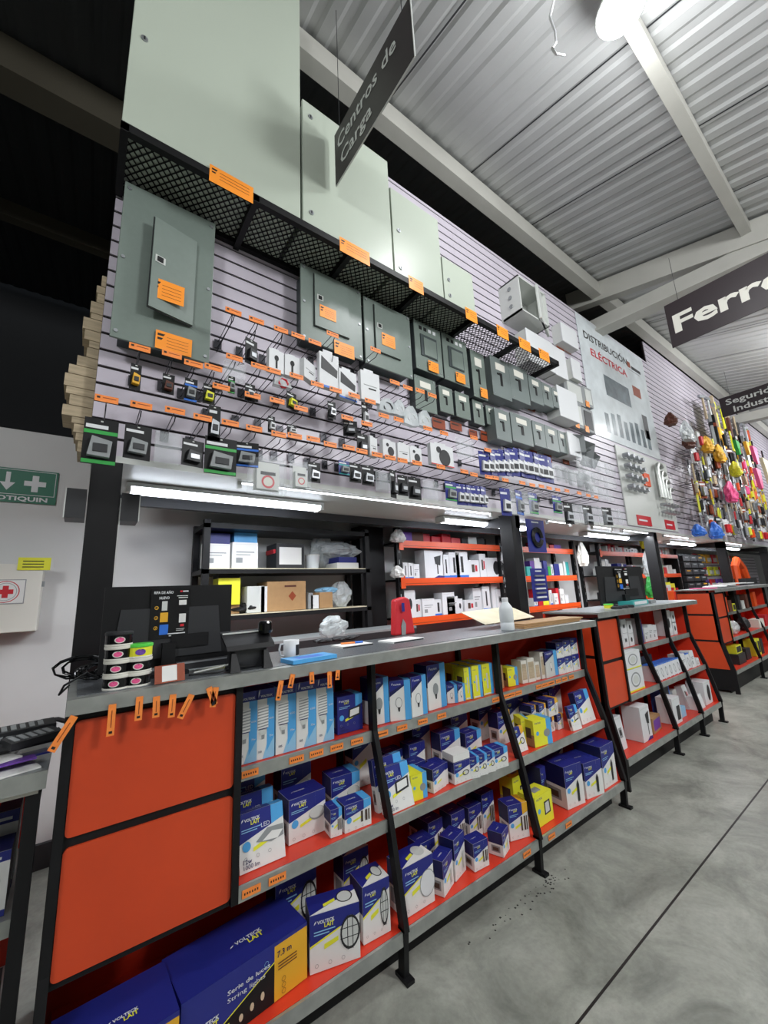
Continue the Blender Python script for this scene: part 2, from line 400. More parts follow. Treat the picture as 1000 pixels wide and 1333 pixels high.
counter('second service counter with a plain grey top and white product boxes on its shelves', 3.0, 3.36, 5.06, (3.9, 4.5), .035, .075, side_left=True)
counter('third service counter farthest along the aisle with three orange side panels and yellow goods', 6.32, 6.75, 9.3, (7.5, 8.3), .11, .24, side_left=True)

# price labels stuck on shelf lips
def lip_labels(rows):
    b = MB(); b.box(0, .058, -.0016, 0, 0, .022, 'tag')
    for i in range(6): b.box(.006 + i * .008, .010 + i * .008, -.002, -.0016, .008, .014, 'ink')
    first = None
    for (xs, y, z, where) in rows:
        for i, x in enumerate(xs):
            lab = 'orange price sticker on %s, %s from the left' % (where, nth(i))
            if first is None:
                first = b.build('price_sticker'); tag(first, lab, 'price sticker', 'orange price stickers on shelf edges'); first.location = (x, y, z)
            else:
                c = first.copy(); COL.objects.link(c); c.location = (x, y, z); c['label'] = lab
lip_labels([
 ([0.488, 0.66, 0.742, 0.831, 0.926, 1.055, 1.054, 1.163, 1.286, 1.407, 1.812, 1.884, 1.951, 2.015, 2.214, 2.278, 2.339, 2.352, 2.428, 2.499, 2.581, 1.916, 1.95], 1.5295, .752, 'the nearest counter upper shelf lip'),
 ([0.47, 0.554], 1.4425, .452, 'the nearest counter middle shelf lip'),
 ([1.745, 1.952, 2.11], 1.3745, .118, 'the nearest counter bottom shelf lip'),
])

# ------------------------------------------------------------------ cartons
def bulb_shape(b, P, cx, cz, s, m='light_grey', base='mid_grey', cfl=False):
    """flat printed picture of a lamp; P maps (u,v) on the face"""
    if cfl:
        b.poly([P(cx - s * .2, cz - s * .2), P(cx + s * .2, cz - s * .2), P(cx + s * .2, cz + s * .56), P(cx - s * .2, cz + s * .56)], 'mid_grey')
        for k in range(8):
            z = cz + s * (.5 - k * .1); b.poly([P(cx - s * .2, z - s * .02), P(cx + s * .2, z + s * .01), P(cx + s * .2, z + s * .07), P(cx - s * .2, z + s * .04)], m)
        b.poly([P(cx - s * .15, cz - s * .27), P(cx + s * .15, cz - s * .27), P(cx + s * .1, cz - s * .42), P(cx - s * .1, cz - s * .42)], 'light_grey')
        b.poly([P(cx - s * .17, cz - s * .2), P(cx + s * .17, cz - s * .2), P(cx + s * .17, cz - s * .23), P(cx - s * .17, cz - s * .23)], 'navy_dark')
        b.poly([P(cx - s * .06, cz - s * .42), P(cx + s * .06, cz - s * .42), P(cx + s * .05, cz - s * .56), P(cx - s * .05, cz - s * .56)], base)
    else:
        b.poly([P(cx + s * .24 * math.cos(t * PI / 9), cz + s * .34 * math.sin(t * PI / 9) + s * .1) for t in range(18)], 'mid_grey')
        b.poly([P(cx + s * .2 * math.cos(t * PI / 9), cz + s * .3 * math.sin(t * PI / 9) + s * .1) for t in range(18)], m)
        b.poly([P(cx - s * .1, cz - s * .18), P(cx + s * .1, cz - s * .18), P(cx + s * .05, cz - s * .45), P(cx - s * .05, cz - s * .45)], 'charcoal' if base == 'steel' else base)
def fill_face(b, P, w, h, style, face):
    """printing on one face; P(u,v) with u,v in metres on that face"""
    R = lambda x0, z0, x1, z1, m: b.poly([P(x0 * w, z0 * h), P(x1 * w, z0 * h), P(x1 * w, z1 * h), P(x0 * w, z1 * h)], m)
    Q = lambda pts, m: b.poly([P(x * w, z * h) for x, z in pts], m)
    o = P(0, 0); ux = (P(1, 0) - o); uy = (P(0, 1) - o)
    def T(s, x, z, fit, m, hh=None, bold=.012):
        size = hh * h if hh else fit * w / max(text_mesh(s, bold)[2], .1)
        b.text(s, size, P(x * w, z * h) , ux, uy, m, fit=fit * w, bold=bold)
    def logo(x, z, s, m2='yellow'):
        Q([(x, z), (x + .04 * s, z + .03 * s), (x + .05 * s, z + .07 * s), (x + .01 * s, z + .04 * s)], 'white')
        T('VOLTECK', x + .07 * s, z, .34 * s, 'white', bold=.03)
        if m2: T('LAIT', x + .2 * s, z - .075 * s * w / h, .2 * s, m2, bold=.03)
    def minis(z=.08, n=3, m='mid_grey'):
        for k in range(n): x = .1 + k * .26; b.ring(P(x * w + .03 * w, z * h), ux * .035 * w, uy * .035 * w, .8, m, 10)
    st, _, v = style.partition(':')
    if st in ('volt', 'panel', 'voltsky', 'voltorange'):
        if face == 'front':
            Q([(0, .48), (.72, .66), (.72, 1), (0, 1)], 'navy')
            stripe = {'volt': 'navy', 'panel': 'sky', 'voltsky': 'sky', 'voltorange': 'amber'}[st]
            Q([(.72, .66), (1, .73), (1, 1), (.72, 1)], stripe)
            logo(.06, .84, 1)
            R(.06, .7, .5, .715, 'pale_blue'); R(.06, .66, .4, .675, 'pale_blue')
            if st == 'panel': T('LED', .48, .66, .2, 'white', bold=0)
            b.disc(P(.16 * w, .42 * h), ux * .09 * w, uy * .09 * w, 'sky', 16)
            Q([(.3, .3), (.62, .38), (.62, .45), (.3, .37)], 'yellow')
            if v == 'square': Q([(.36, .44), (.62, .62), (.98, .6), (.98, .4), (.7, .36)], 'mid_grey'); Q([(.5, .42), (.72, .54), (.97, .5), (.84, .38)], 'paper')
            elif v == 'frame': Q([(.42, .36), (.44, .62), (.93, .68), (.9, .42)], 'charcoal'); Q([(.48, .41), (.5, .59), (.87, .63), (.85, .46)], 'paper')
            elif v == 'round': b.disc(P(.76 * w, .5 * h), ux * .22 * w, uy * .15 * h, 'mid_grey', 20); b.disc(P(.75 * w, .52 * h), ux * .2 * w, uy * .13 * h, 'light_grey', 20)
            elif v == 'ring': b.ring(P(.68 * w, .42 * h), ux * .2 * w, uy * .13 * h, .72, 'charcoal', 20)
            elif v == 'strip': R(.6, .22, .68, .62, 'bronze'); R(.76, .22, .84, .62, 'bronze'); R(.88, .22, .93, .62, 'bronze')
            elif v == 'bulb': bulb_shape(b, P, .72 * w, .4 * h, min(w, h) * .6)
            elif v == 'lamp': Q([(.6, .1), (.72, .1), (.75, .5), (.68, .62), (.6, .5)], 'charcoal')
            elif v == 'spot': R(.66, .12, .86, .55, 'light_grey'); R(.7, .15, .74, .5, 'mid_grey')
            if v in ('square', 'frame') and w > .11: T('12w', .06, .14, .2, 'navy_dark'); T('1000 lm', .06, .05, .36, 'navy_dark', bold=0)
            minis(.1 if v not in ('square', 'frame') else .22)
        elif face == 'top': R(0, 0, .72, 1, 'navy'); R(.72, 0, 1, 1, {'panel': 'sky', 'voltsky': 'sky', 'voltorange': 'amber'}.get(st, 'navy')); logo(.2, .45, .9, None)
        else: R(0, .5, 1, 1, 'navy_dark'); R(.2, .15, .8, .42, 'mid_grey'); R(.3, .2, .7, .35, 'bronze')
    elif st == 'yellow':
        if face == 'front':
            R(0, 0, .72, 1, 'yellow'); R(.72, 0, 1, 1, 'sky' if v != 'all' else 'yellow'); T('VOLTECK', .08, .86, .35, 'navy', bold=.03)
            b.disc(P(.2 * w, .5 * h), ux * .08 * w, uy * .08 * w, 'sky', 14)
            if v == 'all': Q([(.5, .28), (.86, .3), (.84, .74), (.5, .72)], 'charcoal'); Q([(.56, .33), (.8, .35), (.78, .69), (.56, .67)], 'light_grey')
            elif v == 'tall': R(.35, .2, .5, .7, 'light_grey'); R(.08, .02, .7, .06, 'paper')
            else: b.disc(P(.72 * w, .45 * h), ux * .18 * w, uy * .15 * h, 'mid_grey', 18)
        elif face == 'top': R(0, 0, .72, 1, 'yellow'); R(.72, 0, 1, 1, 'sky' if v != 'all' else 'yellow'); (Q([(.3, .3), (.7, .3), (.75, .7), (.35, .7)], 'mid_grey') if v == 'all' else None)
        else: R(0, .45, 1, 1, 'yellow'); R(0, 0, 1, .45, 'kraft'); R(.2, .3, .8, .7, 'bronze')
    elif st == 'cfl':
        if face == 'front':
            R(0, .86, 1, 1, 'navy'); R(.58, 0, 1, .86, 'sky'); Q([(.35, 0), (.58, .2), (.58, 0)], 'pale_blue'); Q([(.58, .1), (1, .3), (1, 0), (.58, 0)], 'pale_blue')
            bulb_shape(b, P, .36 * w, .52 * h, h * .42 if h * .42 < w * 1.6 else w * 1.6, 'paper', 'mid_grey', True)
            logo(.08, .89, 1.9, None); T('105', .1, .1, .2, 'navy_dark'); T('75w', .7, .3, .22, 'white'); T('6500', .68, .55, .26, 'white', bold=0)
        elif face == 'top': R(0, 0, 1, 1, 'navy')
        else: R(0, 0, 1, 1, 'pale_blue')
    elif st == 'bulb':
        if face == 'front':
            Q([(0, .6), (.7, .85), (.7, 1), (0, 1)], 'navy'); Q([(0, .6), (.7, .85), (.7, 1), (0, 1)][:0] or [(.7, 0), (1, 0), (1, 1), (.7, 1)], 'sky')
            Q([(0, .72), (.0, .6), (.7, .85), (.7, .9)], 'navy_dark')
            bulb_shape(b, P, .42 * w, .4 * h, h * .4 if h * .4 < w * 1.2 else w * 1.2, 'mid_grey' if v == 'dim' else 'paper', 'steel'); logo(.1, .88, 1.1, None)
        elif face == 'top': R(0, 0, .7, 1, 'navy'); R(.7, 0, 1, 1, 'sky')
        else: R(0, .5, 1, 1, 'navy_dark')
    elif st == 'fil':
        if face == 'front':
            R(0, .84, 1, 1, 'navy'); R(.1, .88, .7, .92, 'white'); R(0, 0, 1, .1, 'navy'); bulb_shape(b, P, .5 * w, .5 * h, w * 1.0, 'amber', 'bronze')
        elif face == 'top': R(0, 0, 1, 1, 'navy_dark')
    elif st == 'string':
        if face == 'front':
            R(0, 0, .7, 1, 'navy'); R(.7, 0, 1, .93, 'amber'); R(.7, .93, 1, 1, 'navy')
            Q([(.04, .0), (.7, .0), (.7, .66)], 'black'); Q([(.02, 0), (.04, 0), (.7, .66), (.7, .68)], 'yellow')
            for k in range(5): b.disc(P((.26 + k * .085) * w, (.08 + k * .045) * h), ux * .016 * w, uy * (.05 + .005 * k) * h, 'skin_beige', 12)
            logo(.06, .42, .5); T('Serie de luces', .32, .66, .34, 'white', .1); T('String lights', .32, .54, .3, 'white', .1, bold=0); b.ring(P(.63 * w, .74 * h), ux * .018 * w, uy * .018 * w, .85, 'pale_blue', 14)
            Q([(.14, .06), (.34, .1), (.34, .24), (.14, .2)], 'yellow'); T('LED', .17, .1, .1, 'navy_dark'); T('7.3 m', .72, .72, .13, 'navy_dark')
            for k in range(3): R(.73, .6 - k * .05, .9, .62 - k * .05, 'brown'); b.ring(P(.78 * w, (.3 - k * .1) * h), ux * .018 * w, uy * .018 * w, .85, 'brown', 12)
        elif face == 'top': R(0, 0, 1, 1, 'navy'); logo(.42, .4, .65)
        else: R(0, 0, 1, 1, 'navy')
    elif st == 'bulk':
        if face == 'front':
            Q([(0, .45), (1, .8), (1, 1), (0, 1)], 'navy'); Q([(0, .43), (.6, .64), (.6, .67), (0, .47)], 'yellow'); logo(.08, .82, 1)
            R(.08, .68, .5, .7, 'pale_blue'); R(.08, .63, .38, .65, 'pale_blue'); Q([(.28, .36), (.56, .44), (.56, .52), (.28, .45)], 'yellow')
            if v == 'oval' or v == 'tall':
                a, c, rx, rz = (.8, .52, .2, .3) if v == 'oval' else (.78, .5, .15, .34)
                b.disc(P(a * w, c * h), ux * rx * w, uy * rz * h, 'light_grey', 22); b.ring(P(a * w, c * h), ux * rx * w, uy * rz * h, .84, 'charcoal', 22)
                R(a - rx, c + .08, a + rx, c + .095, 'charcoal'); R(a - rx, c - .09, a + rx, c - .075, 'charcoal'); R(a - .06, c - rz, a - .045, c + rz, 'charcoal'); R(a + .045, c - rz, a + .06, c + rz, 'charcoal')
            else: b.disc(P(.78 * w, .46 * h), ux * .24 * w, uy * .27 * h, 'white', 24); b.ring(P(.78 * w, .46 * h), ux * .25 * w, uy * .28 * h, .93, 'mid_grey', 24)
            minis(.12)
        elif face == 'top':
            R(0, 0, 1, 1, 'navy'); Q([(0, 0), (1, 0), (1, .7), (.4, .3)], 'paper'); Q([(.3, .25), (.55, .4), (.55, .55), (.3, .4)], 'yellow'); b.disc(P(.75 * w, .5 * h), ux * .16 * w, uy * .3 * h, 'light_grey', 18); b.ring(P(.75 * w, .5 * h), ux * .17 * w, uy * .32 * h, .85, 'charcoal' if v != 'dome' else 'light_grey', 18)
        else: R(0, .5, 1, 1, 'navy_dark'); R(.2, .15, .8, .45, 'mid_grey')
    elif st == 'white':
        R(.06, .92, .94, .935, 'light_grey') if face == 'front' else None
        if face == 'front':
            if v == 'speaker': Q([(.45, .12), (.88, .12), (.88, .66), (.45, .66)], 'charcoal')
            elif v == 'camera': Q([(.5, .75), (.88, .82), (.82, .45), (.56, .5)], 'charcoal'); R(.64, .15, .7, .5, 'charcoal'); Q([(.4, 0), (1, 0), (1, .08), (.7, .1)], 'navy')
            elif v == 'dark': b.disc(P(.5 * w, .5 * h), ux * .18 * w, uy * .2 * h, 'charcoal', 14)
            elif v == 'ringgrey': b.ring(P(.5 * w, .5 * h), ux * .3 * w, uy * .34 * h, .8, 'mid_grey', 20); b.disc(P(.5 * w, .5 * h), ux * .18 * w, uy * .2 * h, 'light_grey', 18); R(0, 0, 1, .07, 'yellow')
            elif v == 'rect': R(.25, .35, .7, .65, 'mid_grey'); R(.33, .42, .62, .58, 'charcoal')
            elif v == 'blue': R(0, 0, 1, .1, 'blue'); R(.4, .2, .6, .8, 'charcoal')
            elif v == 'oval': b.disc(P(.62 * w, .48 * h), ux * .2 * w, uy * .36 * h, 'charcoal', 18)
            elif v == 'red': R(.3, .3, .55, .75, 'bronze'); R(.6, .35, .8, .7, 'red')
            elif v == 'bluetop': R(0, .93, 1, 1, 'blue'); b.ring(P(.5 * w, .45 * h), ux * .22 * w, uy * .3 * h, .7, 'mid_grey', 14); R(.1, 0, .9, .05, 'red')
            elif v == 'text': R(.15, .6, .85, .64, 'mid_grey'); R(.15, .5, .7, .53, 'mid_grey'); R(.15, .2, .4, .4, 'mid_grey')
        elif face == 'top' and v == 'bluetop': R(0, 0, 1, 1, 'blue')
    elif st == 'plain':
        if face == 'front' and v: R(.1, .15, .9, .85, v)
def carton(spec, depth, base, style, label, group=None, tilt=0, cat='carton', name='carton', kids=True):
    x0, y0, x1, y1, z, h = spec; w = math.hypot(x1 - x0, y1 - y0)
    if w < .01: w = .05
    rz = math.atan2(y1 - y0, x1 - x0); rz = max(-.5, min(.5, rz))
    b = MB(); b.box(0, w, 0, depth, 0, h, base)
    e = .0006
    b.nrm = Vector((0, -1, 0)); b.layer = 0; fill_face(b, lambda u, v: Vector((u, -e, v)), w, h, style, 'front')
    b.nrm = Vector((0, 0, 1)); b.layer = 0; fill_face(b, lambda u, v: Vector((u, v, h + e)), w, depth, style, 'top')
    b.nrm = Vector((-1, 0, 0)); b.layer = 0; fill_face(b, lambda u, v: Vector((-e, depth - u, v)), depth, h, style, 'side'); b.nrm = None
    o = b.build(name, loc=(x0, y0, z + .0015), rot=(-tilt, 0, rz))
    return tag(o, label, cat, group)
G1, G2, G3 = 'cartons on the upper shelf of the nearest counter', 'cartons on the middle shelf of the nearest counter', 'cartons on the bottom shelf of the nearest counter'
z1, z2, z3 = .785, .485, .15
# upper shelf
for i, s in enumerate([(0.478, 1.556, 0.548, 1.556, 0.785, 0.235), (0.545, 1.556, 0.613, 1.556, 0.785, 0.235), (0.619, 1.556, 0.698, 1.556, 0.785, 0.235), (0.701, 1.556, 0.784, 1.556, 0.785, 0.235), (0.786, 1.556, 0.863, 1.556, 0.785, 0.235)]):
    carton(s, .09, 'paper', 'cfl', 'tall carton with a spiral bulb picture, %s from the orange panels' % nth(i), G1)
carton((0.896, 1.583, 1.017, 1.58, 0.785, 0.144), .1, 'navy', 'voltsky:frame', 'squat white and navy carton beside the spiral bulb cartons', G1)
for s, st, lab in [((1.062, 1.571, 1.155, 1.57, 0.785, 0.192), 'bulb:dim', 'dark navy bulb carton standing right of the first black divider'), ((1.158, 1.567, 1.252, 1.531, 0.785, 0.17), 'bulb', 'white bulb carton with a navy top between two navy bulb cartons'), ((1.264, 1.539, 1.362, 1.545, 0.785, 0.174), 'bulb', 'narrow bulb carton with a navy top, left of the tallest navy carton'), ((1.388, 1.563, 1.517, 1.572, 0.785, 0.206), 'bulb:dim', 'tallest navy carton with a barcode in the middle of the upper shelf'), ((1.545, 1.594, 1.59, 1.563, 0.785, 0.087), 'bulb', 'small bulb carton right of the tallest navy carton'), ((1.602, 1.571, 1.647, 1.566, 0.785, 0.086), 'bulb', 'smallest bulb carton left of the three yellow ones')]:
    carton(s, .09, 'paper', st, lab, G1)
for i, s in enumerate([(1.657, 1.573, 1.7, 1.565, 0.785, 0.158), (1.704, 1.561, 1.774, 1.556, 0.785, 0.161), (1.789, 1.563, 1.871, 1.56, 0.785, 0.159)]):
    carton(s, .08, 'paper', 'yellow:tall', 'yellow and sky blue bulb carton, %s of the three left of the second divider' % ('leftmost', 'middle', 'rightmost')[i], G1)
    s2 = list(s); s2[1] += .1; s2[3] += .1; s2[0] += .02; s2[2] += .02
    carton(s2, .08, 'yellow', 'yellow:tall', 'yellow carton in the row behind the three yellow ones, %s' % ('leftmost', 'middle', 'rightmost')[i], G1)
carton((2.041, 1.592, 2.117, 1.577, 0.785, 0.103), .08, 'yellow', 'yellow', 'short yellow carton just right of the second divider', G1)
carton((1.972, 1.595, 2.006, 1.596, 0.785, 0.125), .08, 'kraft', 'plain', 'narrow brown carton left of the short yellow carton', G1)
for i, s in enumerate([(2.159, 1.578, 2.203, 1.571, 0.785, 0.128), (2.207, 1.567, 2.268, 1.561, 0.785, 0.136), (2.287, 1.572, 2.334, 1.571, 0.785, 0.103), (2.34, 1.564, 2.383, 1.563, 0.785, 0.156)]):
    carton(s, .08, 'offwhite', 'plain:wood', 'narrow beige carton with a candle bulb picture, %s of the four' % nth(i), G1)
for i, s in enumerate([(2.373, 1.553, 2.534, 1.567, 0.785, 0.153)]):
    carton(s, .1, 'light_grey', 'bulb', 'grey carton wrapped in clear film beside the stacked small navy cartons', G1)
for i, s in enumerate([(2.527, 1.561, 2.598, 1.554, 0.785, 0.096), (2.603, 1.555, 2.68, 1.551, 0.785, 0.099), (2.692, 1.554, 2.776, 1.553, 0.785, 0.101)]):
    carton(s, .08, 'paper', 'volt:bulb', 'small navy carton, lower row of the stack at the right end, %s one' % ('left', 'middle', 'right')[i], G1)
    s = list(s); s[4] += s[5] + .003
    carton(s, .08, 'paper', 'volt:bulb', 'small navy carton, upper row of the stack at the right end, %s one' % ('left', 'middle', 'right')[i], G1)
# middle shelf
def C2(s, d, st, lab, base='paper', tilt=0): return carton(s, d, base, st, lab, G2, tilt)
C2((0.479, 1.496, 0.633, 1.494, 0.485, 0.161), .04, 'panel:square', 'white and navy ceiling panel carton marked 12w 1000 lm, beside the orange panels', tilt=.22)
C2([0.49, 1.62, 0.64, 1.62, 0.485, 0.17], .04, 'panel:square', 'navy ceiling panel carton standing in the dark behind the 12w carton', tilt=.1)
C2([0.49, 1.7, 0.64, 1.7, 0.485, 0.23], .04, 'panel:square', 'rearmost navy ceiling panel carton at the left end of the middle shelf', tilt=.1)
C2((0.664, 1.54, 0.812, 1.542, 0.485, 0.143), .1, 'volt:round', 'carton with a round ceiling light picture beside the 12w panel carton')
C2([0.87, 1.6, 1.0, 1.59, 0.485, 0.14], .09, 'voltsky:round', 'sky striped carton behind the two small cartons by the first divider')
C2([0.7, 1.7, 0.83, 1.7, 0.485, 0.2], .08, 'volt:round', 'dark navy carton standing behind the round ceiling light carton')
C2((0.854, 1.47, 0.967, 1.462, 0.485, 0.091), .07, 'voltsky:strip', 'small sky and navy carton in front of the first divider, right one of the pair')
C2([0.8, 1.48, 0.845, 1.475, 0.485, 0.09], .07, 'voltsky:strip', 'small sky and navy carton in front of the first divider, left one of the pair')
C2((1.04, 1.461, 1.184, 1.46, 0.485, 0.161), .03, 'panel:frame', 'panel light carton marked 12w 1000 lm leaning right of the first divider', tilt=.25)
C2([1.03, 1.5, 1.18, 1.5, 0.485, 0.185], .03, 'panel:frame', 'second panel light carton leaning behind the one right of the first divider', tilt=.22)
C2((1.183, 1.477, 1.267, 1.471, 0.485, 0.099), .1, 'yellow', 'yellow and sky carton right of the leaning panel light carton', 'yellow')
C2((1.304, 1.471, 1.398, 1.489, 0.485, 0.093), .07, 'volt', 'small navy and white carton standing alone near the shelf edge')
C2((1.429, 1.465, 1.529, 1.457, 0.485, 0.088), .08, 'volt:ring', 'navy and white carton with another one lying on top')
s = (1.429, 1.465, 1.529, 1.457, 0.485, 0.088); C2([s[0], s[1], s[2], s[3], s[4] + s[5] + .003, .03], .08, 'white', 'flat white carton lying on top of a navy and white carton')
C2([s[0] - .07, s[1] + .03, s[0] - .01, s[1] + .03, .485, .09], .08, 'volt', 'navy carton squeezed left of the one with a flat white carton on top')
for k in range(4):
    s = (1.672, 1.444, 1.768, 1.429, 0.485, 0.097); dx = -.052 * k
    C2([s[0] + dx + .01, s[1] + .004 * k, s[0] + dx + (.1 if k == 0 else .058), s[3] + .004 * k, .485, .09], .07, 'voltsky:ring', 'sky and navy carton in the row by the second divider, %s from the right' % nth(k))
for i, (x, y, w, h, st) in enumerate(((1.5, 1.62, .14, .16, 'voltsky'), (1.33, 1.66, .1, .14, 'volt'), (1.22, 1.7, .1, .12, 'volt'), (1.13, 1.6, .08, .1, 'voltsky'), (1.42, 1.74, .12, .2, 'volt'), (1.66, 1.6, .12, .13, 'voltsky'), (1.7, 1.74, .13, .19, 'volt'), (1.06, 1.74, .12, .25, 'voltsky'), (1.27, 1.58, .09, .09, 'volt'))):
    C2([x, y, x + w, y, .485, h], .07, st, 'dark navy carton in the middle shelf back rows, %s of nine' % nth(i))
C2((1.925, 1.486, 2.018, 1.485, 0.485, 0.12), .02, 'voltorange:ring', 'flat carton with a black ring light leaning beside the second divider', tilt=.25)
for i, s in enumerate([(2.05, 1.541, 2.089, 1.516, 0.485, 0.136), (2.063, 1.472, 2.201, 1.451, 0.485, 0.133)]):
    C2(s, .09, 'yellow', 'yellow and sky carton near the shelf edge right of the second divider, %s' % ('rear left', 'front right')[i], 'yellow')
for i, (x, y, w, zz, h) in enumerate([(2.22, 1.55, 0.07, 0.485, 0.085), (2.31, 1.55, 0.08, 0.485, 0.085), (2.25, 1.55, 0.07, 0.573, 0.08), (2.33, 1.54, 0.1, 0.573, 0.095), (2.2, 1.57, 0.045, 0.573, 0.08), (2.41, 1.54, 0.06, 0.485, 0.085)]):
    C2([x, y, x + w, y, zz, h], .08, 'voltorange:bulb', 'white, navy and amber carton stacked right of the second divider, %s of six' % nth(i))
C2((2.45, 1.466, 2.537, 1.458, 0.485, 0.135), .02, 'voltsky:frame', 'flat sky and white carton leaning left of the large leaning carton', tilt=.2)
C2((2.593, 1.484, 2.764, 1.487, 0.485, 0.186), .04, 'voltsky', 'large navy and white carton leaning at the right end of the middle shelf', tilt=.2)
for i, (x, y, w, h, st) in enumerate(((1.95, 1.62, .11, .17, 'voltorange'), (2.1, 1.68, .13, .2, 'volt'), (2.25, 1.7, .12, .2, 'volt'), (2.4, 1.66, .05, .17, 'volt'), (2.47, 1.66, .05, .18, 'volt'), (2.54, 1.66, .06, .19, 'volt'), (1.93, 1.74, .12, .22, 'volt'), (2.62, 1.7, .12, .22, 'volt'))):
    C2([x, y, x + w, y, .485, h], .07, st, 'dark carton, back row right of the second divider, %s from the left' % nth(i))
# bottom shelf
def C3(s, d, st, lab, base='paper', tilt=0): return carton(s, d, base, st, lab, G3, tilt)
C3([0.302, 1.4, .684, 1.44, z3, .152], .19, 'string', 'big navy string lights carton with an amber end marked 7.3 m', 'navy')
C3([.035, 1.36, .292, 1.372, z3, .165], .19, 'string', 'big navy string lights carton left of the one marked 7.3 m', 'navy')
C3((0.694, 1.439, 0.857, 1.39, 0.15, 0.161), .09, 'bulk:oval', 'carton picturing a wide oval caged light, beside the big string lights carton')
C3([.64, 1.6, .8, 1.6, z3, .2], .09, 'bulk:oval', 'dark caged light carton standing behind the wide oval caged light carton')
C3((0.891, 1.421, 1.002, 1.411, 0.15, 0.172), .1, 'bulk:tall', 'carton picturing a tall oval caged light, left of the first divider')
C3([.93, 1.62, 1.05, 1.62, z3, .17], .08, 'bulk:oval', 'dark carton in the back row by the first divider')
C3((1.069, 1.416, 1.223, 1.413, 0.15, 0.164), .1, 'bulk:dome', 'white topped carton picturing a round dome light, right of the first divider')
C3((1.262, 1.399, 1.351, 1.433, 0.15, 0.123), .06, 'volt:spot', 'small navy topped carton right of the round dome light carton')
C3((1.361, 1.431, 1.451, 1.456, 0.15, 0.152), .07, 'volt:spot', 'slim navy topped carton with an orange sticker, second from the dome light carton')
C3((1.466, 1.419, 1.552, 1.411, 0.15, 0.105), .07, 'volt:strip', 'navy carton with brown tube picture and an orange sticker on top')
C3((1.637, 1.398, 1.714, 1.423, 0.15, 0.096), .07, 'volt:spot', 'white carton standing alone with a yellow mark on top')
C3((1.76, 1.452, 1.868, 1.419, 0.15, 0.152), .08, 'voltorange:strip', 'carton with an orange stripe and bronze wall light picture left of the second divider')
for i, (x, y, h) in enumerate(((1.27, 1.55, .12), (1.37, 1.6, .15), (1.5, 1.58, .15), (1.62, 1.58, .14), (1.72, 1.58, .17), (1.4, 1.7, .14))):
    C3([x, y, x + .09, y, z3, h], .08, 'volt:strip', 'navy carton in the bottom shelf back rows, %s of six' % nth(i))
for (x, y, z) in ((1.24, 1.44, z3 + .11), (1.37, 1.45, z3 + .155), (1.49, 1.45, z3 + .108)): pass
C3((1.945, 1.427, 2.097, 1.429, 0.15, 0.138), .1, 'yellow:all', 'bright yellow floodlight carton right of the second divider', 'yellow')
C3([1.95, 1.56, 2.07, 1.56, z3, .19], .09, 'yellow:all', 'second yellow floodlight carton behind the bright one', 'yellow')
for i, s in enumerate([(2.225, 1.422, 2.37, 1.401, 0.15, 0.208), (2.408, 1.41, 2.554, 1.383, 0.15, 0.183), (2.6, 1.4, 2.76, 1.4, 0.15, 0.225)]):
    C3(s, .17, 'volt:lamp', 'large navy garden light carton near the right end, %s of the three' % ('leftmost', 'middle', 'rightmost')[i])
C3([2.12, 1.5, 2.17, 1.5, z3, .21], .12, 'volt', 'black and white carton left of the large garden light cartons', 'charcoal')
for i, (x, w, h, y) in enumerate(((2.3, .12, .2, 1.66), (2.5, .12, .22, 1.66))):
    C3([x, y, x + w, y, z3, h], .09, 'volt', 'dark carton behind the large garden light cartons, %s' % ('left', 'right')[i])

# string of lamp cartons on the far-left counter
lc = thing('display_counter', 'low counter at the left edge of the photo with papers on its grey top', 'counter', (0, 0, 0))
b = MB(); b.box(-1.4, -.035, 1.47, 2.0, .925, .94, 'counter_top'); b.box(-1.4, -.035, 1.46, 1.47, .897, .94, 'galv'); b.build('counter_top', lc)
b = MB(); b.box(-1.4, -.05, 1.475, 1.49, .885, .893, 'offwhite'); b.build('shelf_lip', lc)
b = MB(); b.box(-.075, -.045, 1.48, 1.52, 0, .9, 'black'); b.box(-1.4, -.08, 1.96, 1.99, 0, .9, 'shelf_red'); b.box(-.075, -.045, 1.52, 2.0, .86, .9, 'black'); b.build('frame', lc)
for z in (.58, .26):
    b = MB(); b.box(-1.4, -.075, 1.56, 1.96, z - .04, z, 'galv'); b.build('shelf', lc)
b = MB(); b.box(-.2, -.06, 1.7, 1.72, .0, .2, 'black'); b.build('plinth', lc)
for i, (x, w) in enumerate(((-.155, .06), (-.225, .065), (-.3, .07))):
    s = [x, 1.585, x + w, 1.585, .58, .15]
    carton(s, .1, 'paper', 'fil', 'bulb carton, front row, far left counter shelf, %s from its upright' % nth(i), 'bulb cartons on the far left counter')
    carton([x + .01, 1.72, x + w, 1.72, .58, .2], .1, 'paper', 'fil', 'bulb carton, rear row, far left counter shelf, %s from its upright' % nth(i), 'bulb cartons on the far left counter')
for i, (x, h) in enumerate(((-.16, .14), (-.24, .12))):
    carton([x, 1.6, x + .07, 1.6, .26, h], .1, 'charcoal', 'plain:brown', 'dark carton with red print on the lower left shelf, %s' % ('right', 'left')[i])
